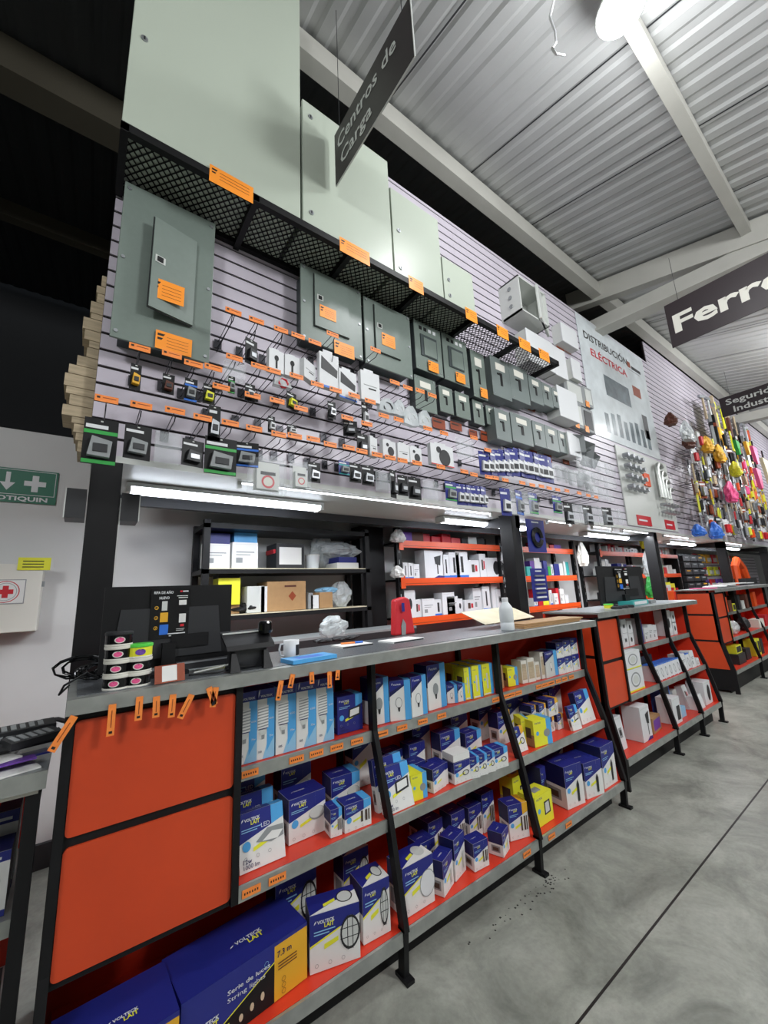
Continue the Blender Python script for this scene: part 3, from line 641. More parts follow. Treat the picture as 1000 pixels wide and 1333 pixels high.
# clutter on the far-left counter
def flat(name, label, cat, x, y, z, w, d, h, rz, m, rx=0, group=None, extra=None):
    b = MB(); b.box(-w / 2, w / 2, -d / 2, d / 2, 0, h, m)
    if extra: extra(b)
    return tag(b.build(name, loc=(x, y, z), rot=(rx, 0, rz)), label, cat, group)
for i, (x, y, w, d, rz, m) in enumerate(((-.14, 1.56, .13, .19, .3, 'paper'), (-.2, 1.6, .14, .2, -.2, 'paper'), (-.1, 1.58, .12, .05, .25, 'navy'), (-.13, 1.52, .13, .04, .2, 'purple'), (-.17, 1.55, .12, .1, .5, 'paper'))):
    flat('paper_sheet', 'loose %s sheet on the far left counter top, %s in the pile' % ({'paper': 'white', 'navy': 'navy', 'purple': 'violet'}[m], nth(i)), 'paper', x, y, .941 + i * .006, w, d, .004, rz, m, group='papers on the far left counter')
for i, (x, y, z, w, rz) in enumerate(((-.1, 1.62, .975, .17, .25), (-.12, 1.66, 1.0, .17, .15), (-.08, 1.58, .99, .12, .5), (-.16, 1.6, .985, .1, -.2))):
    flat('key_card_reader' if i == 0 else 'remote_control', 'dark handheld device on the far left counter papers, %s one' % nth(i), 'device', x, y, z, w, .06, .018, rz, 'charcoal', .1, 'devices on the far left counter',
         lambda b, w=w: [b.box(-w / 2 + .01 + k * .02, -w / 2 + .022 + k * .02, -.02, .02, .018, .02, 'mid_grey') for k in range(int(w / .022))])
b = MB(); b.tube([(-0.132, 1.9, 0.956), (-0.108, 1.9, 0.967), (-0.075, 1.9, 0.975), (-0.034, 1.9, 0.973), (-0.001, 1.9, 0.957)], .008, 'charcoal'); tag(b.build('hose'), 'thick grey cable behind the devices on the far left counter', 'cable')

# ------------------------------------------------------------------ things on the near counter
ZC = 1.112
def text_on(b, s, h, O, m, fit=None, centre=False, bold=.02): b.text(s, h, O, (1, 0, 0), (0, 0, 1), m, fit, bold, centre)
# monitor seen from behind
def monitor(x0, x1, y, z0, z1, label, poster=True, zb=1.1125):
    w = x1 - x0; t = thing('monitor', label, 'monitor', (x0, y, zb))
    zz = z0 - t.location.z; h = z1 - z0
    b = MB(); b.box(0, w, 0, .012, zz, zz + h, 'black'); b.prism([(w * .08, .0, zz + .03), (w * .92, 0, zz + .03), (w * .88, 0, zz + h * .72), (w * .12, 0, zz + h * .72)], (0, -.006, 0), 'charcoal'); b.box(w * .5, w * .8, -.012, -.006, zz + .06, zz + h * .38, 'black')
    b.build('screen_housing', t)
    b = MB(); b.box(.004, w - .004, .012, .0135, zz + .008, zz + h - .004, 'black_gloss'); b.build('screen', t)
    b = MB(); b.box(w * .43, w * .53, -.03, .005, 0, zz + .08, 'black'); b.box(w * .35, w * .62, -.08, .08, 0, .012, 'black'); b.build('stand', t)
    if poster:
        px, pw, pz, ph = w * .33, w * .3, zz + h * .34, h * .62
        b = MB(); b.box(px, px + pw, -.0085, -.007, pz, pz + ph, 'black_gloss'); e = -.009
        T = lambda s, x, z, hh, m, fit: b.text(s, hh, (px + x * pw, e, pz + z * ph), (1, 0, 0), (0, 0, 1), m, fit * pw, .02)
        R = lambda a, c, d_, g, m: b.poly([(px + a * pw, e, pz + c * ph), (px + d_ * pw, e, pz + c * ph), (px + d_ * pw, e, pz + g * ph), (px + a * pw, e, pz + g * ph)], m)
        T('RIFA DE AÑO', .06, .9, .013, 'white', .5); T('NUEVO', .2, .79, .013, 'white', .26); R(.74, .925, .8, .96, 'red'); R(.81, .93, .96, .955, 'white')
        for k in range(3):
            b.ring((px + .15 * pw, e, pz + (.62 - k * .2) * ph), (.05 * pw, 0, 0), (0, 0, .05 * pw), .75, 'amber', 12); T(str(k + 1), .135, .6 - k * .2, .008, 'amber', .03)
        R(.28, .56, .42, .75, 'light_grey'); R(.25, .33, .45, .52, 'amber'); R(.25, .08, .47, .28, 'blue')
        R(.72, .66, .92, .76, 'paper'); R(.7, .8, .95, .82, 'light_grey'); R(.74, .3, .92, .48, 'paper'); R(.78, .22, .88, .27, 'red'); R(.45, .08, .92, .1, 'white'); R(.5, .04, .88, .055, 'white'); R(.68, .17, .9, .18, 'light_grey'); R(.68, .14, .88, .15, 'light_grey'); R(.66, .84, .95, .855, 'light_grey')
        b.build('poster', t)
    return t
monitor(.059, .471, 1.65, 1.135, 1.412, 'large black monitor seen from behind on the near counter, raffle poster taped to it')
# gel tins
def tin(x, y, z, top, label, rz):
    t = thing('tin', label, 'tin', (x, y, z), rz, 'stacked round tins on the near counter')
    b = MB(); b.lathe([(.034, 0), (.035, .004), (.035, .03), (.033, .032)], 'black_gloss' if top != 'lime' else 'yellow', 24); b.build('body', t, smooth=False)
    b = MB(); b.lathe([(.036, .0305), (.037, .033), (.037, .038), (.034, .040)], 'offwhite' if top == 'offwhite' else top, 24); b.lathe([(.0358, 0), (.036, .003), (.0355, .005)], 'offwhite', 24); b.build('rim', t)
    b = MB(); n = 9; pts = []
    vs = []
    for k in range(20):
        a = 2 * PI * k / 20; u = .014 * math.cos(a); v = .009 * math.sin(a) + .017; th = u / .0355; vs.append((.0357 * math.sin(th), -.0357 * math.cos(th), v))
    b.add(vs, [tuple(range(20))], 'offwhite' if top != 'lime' else 'purple')
    vs = [(v[0] * .8 * 1.0, v[1] * 1.004 if False else -math.sqrt(max(0, .0359 ** 2 - (v[0] * .8) ** 2)), .017 + (v[2] - .017) * .75) for v in vs]
    b.add(vs, [tuple(range(20))], 'pink' if top != 'lime' else 'purple'); b.build('label', t)
xa, ya = (0.103, 1.474); xb, yb = (0.155, 1.474)
for k in range(4): tin(xa - .001 * k, ya + .02, ZC + k * .0405, 'offwhite' if k < 3 else 'charcoal', 'black gel tin with a pink label in the left stack, %s from the bottom' % nth(k), .1 * k - .3)
for k in range(3): tin(xb, yb + .02, ZC + k * .0405, 'offwhite' if k < 2 else 'lime', ('lime green lidded tin on top of the right stack' if k == 2 else 'black gel tin with a pink label in the right stack, %s from the bottom' % nth(k)), .1 * k - .2)
# payment card, its code left out
s = (0.196, 1.385, 0.278, 1.413, 1.112, 0.054)
b = MB(); b.box(0, .085, 0, .003, 0, .052, 'rust'); b.poly([(.02, -.0004, .004), (.062, -.0004, .004), (.062, -.0004, .049), (.02, -.0004, .049)], 'paper')
tag(b.build('card', loc=(s[0], 1.445, ZC + .001), rot=(-.25, 0, .1)), 'small rust coloured card with a white square leaning in front of the monitor', 'card')
# pos terminal / telephone
x, y = (0.502, 1.448)
t = thing('card_terminal', 'black desk terminal with an upright screen seen from behind, right of the monitor', 'terminal', (x - .012, y + .03, ZC), .06)
b = MB(); b.prism([(-.07, .02, 0), (.07, .02, 0), (.062, .0, .075), (-.062, 0, .075)], (0, .03, 0), 'charcoal'); b.prism([(-.075, -.03, 0), (-.04, -.03, 0), (-.05, -.005, .06), (-.065, -.005, .06)], (0, .02, 0), 'black'); b.prism([(.04, -.03, 0), (.075, -.03, 0), (.065, -.005, .06), (.05, -.005, .06)], (0, .02, 0), 'black'); b.build('stand', t)
b = MB(); b.prism([(-.085, -.02, .07), (.085, -.02, .07), (.085, .05, .115), (-.085, .05, .115)], (0, .01, .015), 'black'); b.box(-.08, .07, .045, .06, .112, .125, 'light_grey'); b.build('screen', t)
b = MB(); b.lathe([(.022, .115), (.026, .125), (.026, .15), (.02, .158)], 'black_gloss', 18, (.07, .03, 0)); b.build('scanner_head', t)
# mug
x, y = (0.664, 1.544)
t = thing('mug', 'white mug with a black square print behind the blue book', 'mug', (x + .025, y + .035, ZC))
b = MB(); b.lathe([(.028, 0), (.03, .003), (.031, .072), (.028, .072), (.027, .01), (.001, .008)], 'white', 24); b.build('body', t, smooth=True)
b = MB(); b.tube([(-.03, 0, .06), (-.045, 0, .06), (-.05, 0, .04), (-.045, 0, .018), (-.03, 0, .014)], .004, 'white'); b.build('handle', t)
b = MB(); b.add([(.0314 * math.sin(a), -.0314 * math.cos(a), z) for z in (.015, .055) for a in (.2, .5, .8, 1.1)], [(0, 1, 5, 4), (1, 2, 6, 5), (2, 3, 7, 6)], 'black'); b.build('print', t)
# blue book
x, y = (0.704, 1.492)
flat('book', 'sky blue paperback lying near the edge of the near counter', 'book', x + .02, 1.49, ZC, .19, .1, .014, .08, 'sky', extra=lambda b: (b.box(-.092, .094, -.048, .048, .002, .012, 'paper'), b.poly([(-.06, -.03, .0145), (.05, -.03, .0145), (.05, .02, .0145), (-.06, .02, .0145)], 'blue')))
# notepads and pen
x, y = (1.06, 1.708)
flat('notepad', 'open white notepad with an orange pen lying on it', 'notepad', x, y + .01, ZC, .17, .11, .008, .02, 'paper', extra=lambda b: b.box(-.084, .084, -.056, -.055, 0, .006, 'charcoal'))
t = thing('pen', 'orange pen with a blue cap lying on the open notepad', 'pen', (x, y + .02, ZC + .013), -.25)
b = MB(); b.tube([(-.05, 0, 0), (.02, 0, 0)], .004, 'tag', 8); b.build('barrel', t); b = MB(); b.tube([(.02, 0, 0), (.06, 0, 0)], .005, 'blue', 8); b.build('cap', t)
x, y = (1.325, 1.662)
flat('notepad', 'closed white notepad to the right of the one with the pen', 'notepad', x, y + .01, ZC, .21, .12, .007, .06, 'paper', extra=lambda b: b.box(-.1, .1, -.061, -.06, 0, .005, 'charcoal'))
# crumpled bag + foil
def bag(name, label, cx, cy, z, sx, sy, sz, m, seed=1, cat='bag', neck=False, group=None, hang=False):
    rnd = random.Random(seed); b = MB(); n, k = 26, 16; vs = []
    from mathutils import noise
    ph = rnd.uniform(0, 6); hang = name in ('hanging_bag', 'clear_bag')
    for i in range(k):
        t = i / (k - 1); r = math.sin(PI * (.08 + .86 * t)) ** .6
        if hang: r = .2 + .8 * math.sin(PI * min(1, (1 - t) * 1.1) * .62) if t < .97 else .1
        if hang and t < .08: r *= .8
        for j in range(n):
            a = 2 * PI * j / n
            q = 1 + .1 * math.sin(5 * a + ph + 3 * t) + .35 * noise.noise(Vector((math.cos(a) * 2.2 + seed, math.sin(a) * 2.2, t * 4))) + rnd.uniform(-.05, .05)
            vs.append((math.cos(a) * r * q * sx / 2, math.sin(a) * r * q * sy / 2, sz * t + .07 * sz * noise.noise(Vector((a, seed, t * 5))) * (0 < i < k - 1)))
    fs = [(i * n + j, i * n + (j + 1) % n, (i + 1) * n + (j + 1) % n, (i + 1) * n + j) for i in range(k - 1) for j in range(n)] + [tuple(range(n))[::-1], tuple(range((k - 1) * n, k * n))]
    mm = min(v[2] for v in vs); vs = [(a, c, d - mm) for a, c, d in vs]
    b.add(vs, fs, m); return tag(b.build(name, loc=(cx, cy, z)), label, cat, group)
x, y = (1.16, 1.93)
bag('plastic_bag', 'crumpled pale green plastic bag on the near counter behind the notepads', x - .03, y + .1, ZC, .15, .1, .13, 'plastic_bag', 3)
for i, dx in enumerate((0, .09, .17)):
    bag('tool_roll', 'crumpled dark tool pouch lying behind the notepads, %s' % nth(i), x - .13 + dx, y + .02, ZC, .1, .05, .025, 'charcoal', 5 + i, 'pouch')
# red bag of goods behind the counter
x, y = (1.502, 1.846)
t = thing('gift_bag', 'shiny red plastic pouch standing behind the counter before the orange racks', 'bag', (x + .02, y + .03, ZC))
b = MB(); b.prism([(-.075, 0, 0), (.075, 0, 0), (.055, .01, .2), (.03, .02, .215), (-.045, .02, .2)], (0, .05, 0), 'red'); bevel(b.build('pouch', t), .01)
b = MB(); b.prism([(-.03, -.002, 0), (.0, -.002, 0), (.005, -.002, .06), (-.015, -.002, .09), (-.03, -.002, .05)], (0, .002, 0), 'mid_grey'); b.box(-.02, .0, -.003, -.001, .13, .18, 'navy'); b.build('label', t)
# bottle and boards
x, y = (1.974, 1.476)
t = thing('bottle', 'translucent white plastic bottle standing on the near counter beside the clipboards', 'bottle', (x, y + .03, ZC))
b = MB(); b.lathe([(.036, 0), (.039, .006), (.039, .04), (.0375, .042), (.0375, .05), (.039, .052), (.039, .115), (.036, .13), (.02, .155), (.016, .16)], 'bottle', 28); b.build('body', t, smooth=True)
b = MB(); b.lathe([(.018, .158), (.018, .182), (.016, .184)], 'white', 20); b.build('cap', t)
pp = [(2.03, 1.46, 1.112), (2.371, 1.272, 1.112), (2.412, 1.248, 1.14)]
for i in range(3):
    b = MB(); b.box(0, .62, 0, .17, 0, .007, 'kraft')
    tag(b.build('hardboard_sheet', loc=(2.08 + i * .015, 1.47 + i * .008, ZC + i * .009), rot=(0, 0, -.02 * i)), 'brown hardboard sheet lying on the near counter by the bottle, %s' % ('bottom', 'middle', 'top')[i] + ' one', 'board', 'hardboard sheets by the bottle')
b = MB(); b.box(0, .5, 0, .2, 0, .003, 'cream'); tag(b.build('card_sheet', loc=(1.93, 1.63, ZC + .03), rot=(.35, -.02, .0)), 'cream card sheet propped up behind the brown hardboard sheets', 'card')
# hanging orange tags on the counter edge
LT = [((0.004, 1.412, 1.06), -0.5, 0.075), ((0.092, 1.412, 1.073), 0.0, 0.07), ((0.156, 1.412, 1.084), 0.0, 0.055), ((0.199, 1.412, 1.078), 0.02, 0.05), ((0.242, 1.412, 1.075), -0.03, 0.055), ((0.29, 1.412, 1.066), -0.45, 0.06), ((0.345, 1.412, 1.079), 0.35, 0.05), ((0.363, 1.412, 1.076), -0.15, 0.05), ((0.579, 1.412, 1.062), -0.2, 0.055), ((0.622, 1.412, 1.079), -0.25, 0.04), ((0.696, 1.412, 1.076), 0.02, 0.035), ((0.769, 1.412, 1.065), 0.0, 0.05), ((0.805, 1.412, 1.068), -0.1, 0.03)]
for i, (p, a, L) in enumerate(LT):
    b = MB(); b.box(-.009, .009, -.001, .0, -L, L * .15, 'tag'); b.box(-.004, .004, -.0016, -.001, -L + .006, -L + .012, 'ink'); b.box(-.001, .001, -.0016, -.001, -L * .7, -.005, 'rust')
    tag(b.build('paper_tag', loc=(p[0], 1.413, p[2]), rot=(0, -a, 0)), 'narrow orange paper tag hanging from the near counter edge, %s from the left' % nth(i), 'tag', 'orange tags along the near counter edge')
# cables on the counter
for i, pts in enumerate(((( .32, 1.52, ZC+.008), (.4, 1.49, ZC+.02), (.47, 1.5, ZC+.03), (.53, 1.53, ZC+.01), (.6, 1.56, ZC+.006)), ((.3, 1.5, ZC+.006), (.38, 1.47, ZC+.006), (.45, 1.48, ZC+.012), (.52, 1.5, ZC+.006)), ((-.01, 1.6, ZC+.01), (-.03, 1.52, ZC+.0), (-.02, 1.47, ZC+.03), (.03, 1.6, ZC+.04), (.06, 1.62, ZC+.02)))):
    b = MB(); b.tube(pts, .003, ('light_grey', 'black', 'black')[i]); tag(b.build('cable'), ('thin grey cable curling beside the monitor', 'black cable in front of the monitor stand', 'black cable loop at the left corner of the near counter')[i], 'cable')
t = thing('keyboard', 'slim keyboard standing behind the monitor stand on the near counter', 'keyboard', (.3, 1.6, ZC + .01), .03)
b = MB(); b.box(-.02, .17, 0, .012, 0, .028, 'charcoal'); b.box(-.02, .17, -.002, 0, .02, .026, 'steel'); b.build('body', t)
for i, (x, y, sz) in enumerate(((0.02, 1.76, .06), (.07, 1.7, .045))):
    rk = random.Random(20 + i); b = MB()
    for k in range(5):
        cx, cz, rr_ = x + rk.uniform(-.02, .02), ZC + sz * .7, sz * rk.uniform(.6, 1); tl = rk.uniform(-.3, .3)
        b.tube([(cx + 1.3 * rr_ * math.cos(q * .6), y + rk.uniform(-.02, .02) + tl * rr_ * math.sin(q * .6), max(ZC + .003, cz + .6 * rr_ * math.sin(q * .6))) for q in range(12)], .003, 'black_gloss', 5)
    tag(b.build('cable_bundle'), 'tangled black cable bundle at the foot of the left column, %s one' % ('larger', 'smaller')[i], 'cables')

# ------------------------------------------------------------------ mesh shelf and big enclosures
MZ, MY = 3.335, 1.655
t = thing('mesh_shelf', 'long black expanded-metal shelf on brackets high on the slat wall', 'shelf', (0, 0, 0))
b = MB(); b.box(-.035, 3.29, MY, MY + .03, MZ - .04, MZ, 'black'); b.box(-.035, 3.29, YW - .03, YW, MZ - .03, MZ, 'black')
b.build('frame', t)
for x in (-.035, .52, 1.08, 1.62, 2.15, 2.69, 3.26):
    b = MB(); b.box(x, x + .03, MY, YW, MZ - .045, MZ - .005, 'black'); b.build('bracket', t)
b = MB(); p = .034; zz = MZ - .006
x = -.4
W = YW - .02 - MY
while x < 3.6:
    for sgn in (1, -1):
        xa, xb_ = (x, x + W * .8) if sgn > 0 else (x + W * .8, x)
        ya, yb_ = MY + .01, YW - .02
        for lim in (0,):
            (X1_, Y1_), (X2_, Y2_) = (xa, ya), (xb_, yb_)
            if max(X1_, X2_) < -.03 or min(X1_, X2_) > 3.28: continue
            def clip(X, Y, Xo, Yo):
                if X < -.03: k = (-.03 - X) / (Xo - X); return -.03, Y + (Yo - Y) * k
                if X > 3.28: k = (3.28 - X) / (Xo - X); return 3.28, Y + (Yo - Y) * k
                return X, Y
            A = clip(X1_, Y1_, X2_, Y2_); B_ = clip(X2_, Y2_, X1_, Y1_)
            d = Vector((B_[0] - A[0], B_[1] - A[1], 0)); 
            if d.length < .01: continue
            n = Vector((-d.y, d.x, 0)).normalized() * .0026
            b.prism([(A[0] - n.x, A[1] - n.y, zz), (B_[0] - n.x, B_[1] - n.y, zz), (B_[0] + n.x, B_[1] + n.y, zz), (A[0] + n.x, A[1] + n.y, zz)], (0, 0, .003), 'black')
    x += p
b.build('mesh_deck', t)
for i, (x0, x1, zt, side) in enumerate(((-.033, .778, 5.03, 'tallest'), (.792, 1.412, 4.2, 'second tallest'), (1.424, 1.858, 4.0, 'third tallest'), (1.87, 2.19, 3.7, 'shortest'))):
    t = thing('wall_enclosure', '%s pale green steel enclosure standing on the mesh shelf' % side, 'enclosure', (x0, MY + .012, MZ + .001), 0, 'steel enclosures on the mesh shelf')
    w, h = x1 - x0, zt - MZ
    b = MB(); b.box(.008, w - .008, .02, .32, 0, h - .006, 'enclosure'); b.build('body', t)
    b = MB(); b.box(0, w, 0, .018, 0, h, 'enclosure'); bevel(b.build('door', t), .003)
    for z in ((.52, 1.27) if i == 0 else (.06, h * .52) if i > 1 else (.09, h - .1)):
        k = MB(); k.tube([(.05, 0, z), (.05, -.006, z)], .014, 'steel', 14); k.box(.047, .053, -.0075, -.006, z - .009, z + .009, 'charcoal'); k.build('lock', t)
# large orange labels on the shelf edge
for i, (xa, xb_, v) in enumerate([(0.313, 0.518, 0), (1.012, 1.218, 0), (1.524, 1.649, 0), (2.058, 2.181, 0), (2.412, 2.553, 0), (2.695, 2.852, 0), (2.978, 3.131, 0)]):
    b = MB(); b.box(0, xb_ - xa, -.001, .0005, -.05, .045, 'tag_big')
    b.poly([(.01, -.0015, .03), (.035, -.0015, .03), (.03, -.0015, .02), (.01, -.0015, .02)], 'ink'); b.poly([(.01, -.0015, .012), (.03, -.0015, .012), (.025, -.0015, .004), (.01, -.0015, .004)], 'ink')
    for k in range(3): b.poly([(.045, -.0015, .02 - k * .018), ((xb_ - xa) * .9, -.0015, .02 - k * .018), ((xb_ - xa) * .9, -.0015, .023 - k * .018), (.045, -.0015, .023 - k * .018)], 'rust')
    tag(b.build('shelf_label', loc=(xa, MY - .001, MZ - .02)), 'orange price label on the front edge of the mesh shelf, %s from the left' % nth(i), 'label', 'orange labels on the mesh shelf edge')

# ------------------------------------------------------------------ electrical panels on the slat wall
def big_tag(parent, x, z, w, h, y):
    b = MB(); b.box(x, x + w, y - .0015, y, z, z + h, 'tag_big'); e = y - .002
    b.poly([(x + w * .05, e, z + h * .85), (x + w * .25, e, z + h * .85), (x + w * .2, e, z + h * .72), (x + w * .05, e, z + h * .72)], 'ink')
    b.poly([(x + w * .05, e, z + h * .62), (x + w * .2, e, z + h * .62), (x + w * .16, e, z + h * .5), (x + w * .05, e, z + h * .5)], 'ink')
    for k in range(4): b.poly([(x + w * .3, e, z + h * (.2 + k * .17)), (x + w * .9, e, z + h * (.2 + k * .17)), (x + w * .9, e, z + h * (.22 + k * .17)), (x + w * .3, e, z + h * (.22 + k * .17))], 'rust')
    b.build('price_label', parent)
def load_panel(x0, x1, z0, z1, label, door, depth=.12, ajar=0, tagr=None, tag2=None, m='panel_grey', handle=True):
    t = thing('load_centre', label, 'electrical panel', (x0, YW, z0), 0, 'grey load centres on the slat wall')
    w, h = x1 - x0, z1 - z0; o = .03
    b = MB(); b.box(o, w - o * .5, -depth, 0, o, h - o, 'panel_dark'); b.build('back_box', t)
    b = MB(); b.box(0, w, -depth - .012, -depth, 0, h, m); bevel(b.build('cover', t), .003)
    for sx in (.05, .95):
        for sz in (.04, .5, .96):
            k = MB(); k.tube([(sx * w, -depth - .012, sz * h), (sx * w, -depth - .016, sz * h)], .008, 'steel', 10); k.build('screw', t)
    dx0, dx1, dz0, dz1 = door[0] * w, door[1] * w, door[2] * h, door[3] * h
    b = MB(); b.box(0, dx1 - dx0, -.012, 0, dz0, dz1, m); b.box(-.004, dx1 - dx0 + .004, -.003, 0, dz0 - .004, dz1 + .004, 'charcoal')
    d = b.build('door', t, loc=(dx0, -depth - .014, 0), rot=(0, 0, 0))
    if ajar:
        d.location = (dx1, -depth - .02, 0); d.rotation_euler = (0, 0, PI + ajar)
        me = d.data
        for v in me.vertices: v.co.x *= 1; v.co.y *= -1
    if handle:
        k = MB(); yy = -.0135
        zc = (dz0 + dz1) / 2 + .02
        if ajar: k.box(dx1 - dx0 - .055, dx1 - dx0 - .012, .0125, .0145, zc - .018, zc + .018, 'light_grey'); k.box(dx1 - dx0 - .045, dx1 - dx0 - .02, .0145, .018, zc - .012, zc + .012, 'black')
        else: k.box(.015, .055, yy, -.012, zc - .018, zc + .018, 'light_grey'); k.box(.023, .047, yy - .002, yy, zc - .012, zc + .012, 'black')
        k.build('latch', d)
    if tagr: big_tag(t, tagr[0] * w, tagr[1] * h, tagr[2], tagr[3], -depth - .027 if not ajar else -depth - .065)
    if tag2: big_tag(t, tag2[0] * w, tag2[1] * h, tag2[2], tag2[3], -depth - .02)
    return t
load_panel(.0, .398, 2.47, 3.275, 'largest grey load centre, inner door ajar, at the left end of the wall', (.3, .78, .2, .78), .11, .22, (.34, .27, .13, .1), (.42, .0, .15, .09))
load_panel(.875, 1.3, 2.79, 3.29, 'grey load centre with an orange label on its door, left of its twin', (.2, .75, .22, .92), .11, 0, (.27, .36, .11, .08), (.5, -.05, .14, .09))
load_panel(1.318, 1.712, 2.785, 3.27, 'grey load centre with an orange label on its door, right of its twin', (.2, .72, .22, .92), .11, 0, (.32, .34, .11, .09))
def breaker_panel(x0, x1, z0, z1, label, depth=.1, ntop=4, plain=False, m='panel_grey', grp='small grey breaker boxes on the slat wall', lab=True, cat='electrical panel', name='breaker_box', tagw=.0):
    t = thing(name, label, cat, (x0, YW, z0), 0, grp); w, h = x1 - x0, z1 - z0
    b = MB(); b.box(.006, w - .006, -depth, 0, .006, h - .006, m if plain else 'panel_dark'); b.build('back_box', t)
    b = MB(); b.box(0, w, -depth - .008, -depth, 0, h, m); o = bevel(b.build('cover', t), .003); e = -depth - .0085
    b = MB()
    if ntop: 
        for k in range(ntop): b.box(w * (.18 + k * .17), w * (.28 + k * .17), e - .002, e, h * .84, h * .91, 'white' if k > 1 else 'black')
        b.box(w * .2, w * .8, e - .006, e, h * .3, h * .74, 'panel_dark'); b.box(w * .3, w * .76, e - .01, e - .006, h * .32, h * .68, m)
    else:
        b.box(w * .25, w * .75, e - .001, e, h * .68, h * .86, 'offwhite'); b.box(w * .44, w * .56, e - .002, e, h * .3, h * .62, 'black'); b.box(w * .3, w * .5, e - .004, e, h * .56, h * .6, 'black')
    b.build('switch_cover', t)
    for sx, sz in ((.1, .06), (.9, .06), (.1, .94), (.9, .94)):
        k = MB(); k.tube([(sx * w, -depth - .008, sz * h), (sx * w, -depth - .011, sz * h)], .004, 'steel', 8); k.build('screw', t)
    if lab: big_tag(t, w * .4, h * .02, min(.1, w * .5), .08, -depth - .02)
    return t
SM = [(1.763, 2.03, 2.901, 3.291), (2.045, 2.32, 2.9, 3.298), (2.364, 2.53, 2.848, 3.262), (2.572, 2.82, 2.905, 3.271), (2.821, 3.094, 2.939, 3.284), (3.106, 3.313, 2.992, 3.254), (3.315, 3.48, 3.011, 3.247), (3.486, 3.616, 3.035, 3.234)]
names1 = ['wide grey breaker panel with four knockouts next to the twin load centres', 'grey breaker panel with four knockouts, second after the twin load centres', 'tall narrow grey breaker panel with a yellow sticker under the mesh shelf', 'deep grey fuse box under the mesh shelf, first after the narrow panel', 'deep grey fuse box with a white sticker under the mesh shelf', 'grey fuse box under the right end of the mesh shelf', 'small grey fuse box right of the mesh shelf end', 'smallest grey fuse box in the upper row beside the white cabinets']
for i, (a, c, d, g) in enumerate(SM): breaker_panel(a, c, d, g, names1[i], .1 if i < 3 else .13, 4 if i < 2 else 0, plain=i > 2, m='panel_grey' if i < 3 else 'box_grey', lab=i < 3)
SM2 = [(1.771, 1.977, 2.61, 2.875), (2.012, 2.154, 2.65, 2.863), (2.183, 2.345, 2.649, 2.863), (2.383, 2.508, 2.64, 2.846), (2.544, 2.656, 2.668, 2.838), (2.583, 2.782, 2.531, 2.806), (2.797, 3.096, 2.555, 2.821), (3.111, 3.299, 2.577, 2.816), (3.303, 3.518, 2.578, 2.817), (3.524, 3.667, 2.589, 2.811)]
for i, (a, c, d, g) in enumerate(SM2): breaker_panel(a, c, d, g, 'small grey switch box in the lower row of boxes, %s from the left' % nth(i), .06 if i < 5 else .11, 0, plain=i > 4, m='panel_grey' if i < 5 else 'box_grey', lab=False)
WB = [(3.164, 3.613, 3.417, 3.757), (3.609, 3.843, 3.409, 3.739), (4.019, 4.211, 3.515, 3.756), (3.584, 3.955, 2.962, 3.292), (3.657, 3.883, 2.58, 2.816), (3.912, 4.245, 3.917, 4.149)]
wn = ['wide white plastic cabinet right of the mesh shelf end', 'narrow white plastic cabinet beside the wide one', 'small white junction box near the film covered poster', 'white plastic cabinet below the wide white cabinet', 'pale grey socket box at the right end of the lower row', 'small white junction box high on the wall near the poster lettering']
for i, (a, c, d, g) in enumerate(WB):
    t = thing('junction_box', wn[i], 'box', (a, YW, d), 0, 'white plastic boxes on the slat wall'); w, h = c - a, g - d; dp = .1 if i in (2, 5) else .13
    b = MB(); b.box(.004, w - .004, -dp, 0, .004, h - .004, 'light_grey'); b.build('body', t); b = MB(); b.box(0, w, -dp - .012, -dp, 0, h, 'white'); bevel(b.build('lid', t), .004)
# frames with windows
for i, (a, c, d, g) in enumerate([(3.897, 4.307, 3.263, 3.517), (4.306, 4.492, 3.297, 3.531), (4.003, 4.206, 2.984, 3.267), (4.204, 4.437, 2.978, 3.25)]):
    t = thing('switch_cover', 'grey framed socket cover left of the film covered poster, %s' % ('upper left', 'upper right', 'lower left', 'lower right')[i], 'cover', (a, YW, d), 0, 'framed socket covers by the poster'); w, h = c - a, g - d
    b = MB(); b.box(0, w, -.06, 0, 0, h, 'mid_grey'); b.build('frame', t); b = MB(); b.box(w * .15, w * .85, -.064, -.06, h * .12, h * .88, 'charcoal' if i == 3 else 'light_grey'); b.build('window', t)
    big_tag(t, 0, -.02, .08, .07, -.066)
# orange price labels below the boxes
for i, (a, c, d, g) in enumerate([(1.971, 2.102, 2.533, 2.612), (2.161, 2.287, 2.562, 2.627), (2.701, 2.829, 2.935, 3.024), (2.971, 3.101, 2.992, 3.086), (3.243, 3.35, 2.99, 3.065), (3.381, 3.515, 3.887, 3.99), (3.945, 4.092, 3.903, 3.996), (4.102, 4.246, 3.915, 4.011), (3.683, 3.851, 3.507, 3.602), (2.37, 2.464, 2.552, 2.606), (2.509, 2.618, 2.541, 2.624), (2.953, 3.081, 2.515, 2.59), (3.194, 3.294, 2.511, 2.588), (3.417, 3.539, 2.512, 2.6), (3.741, 3.861, 2.541, 2.592), (2.698, 2.816, 2.947, 3.039), (2.962, 3.092, 2.998, 3.084), (3.243, 3.359, 2.997, 3.08)]):
    b = MB(); b.box(0, max(.05, c - a), -.002, 0, 0, g - d, 'rust' if i not in (8,) else 'tag_big'); b.box(.01, max(.05, c - a) * .7, -.003, -.002, (g - d) * .6, (g - d) * .75, 'ink')
    tag(b.build('price_label', loc=(a, 1.985, d)), 'rust orange price label below the wall boxes, %s one' % nth(i), 'label', 'orange price labels below the boxes')
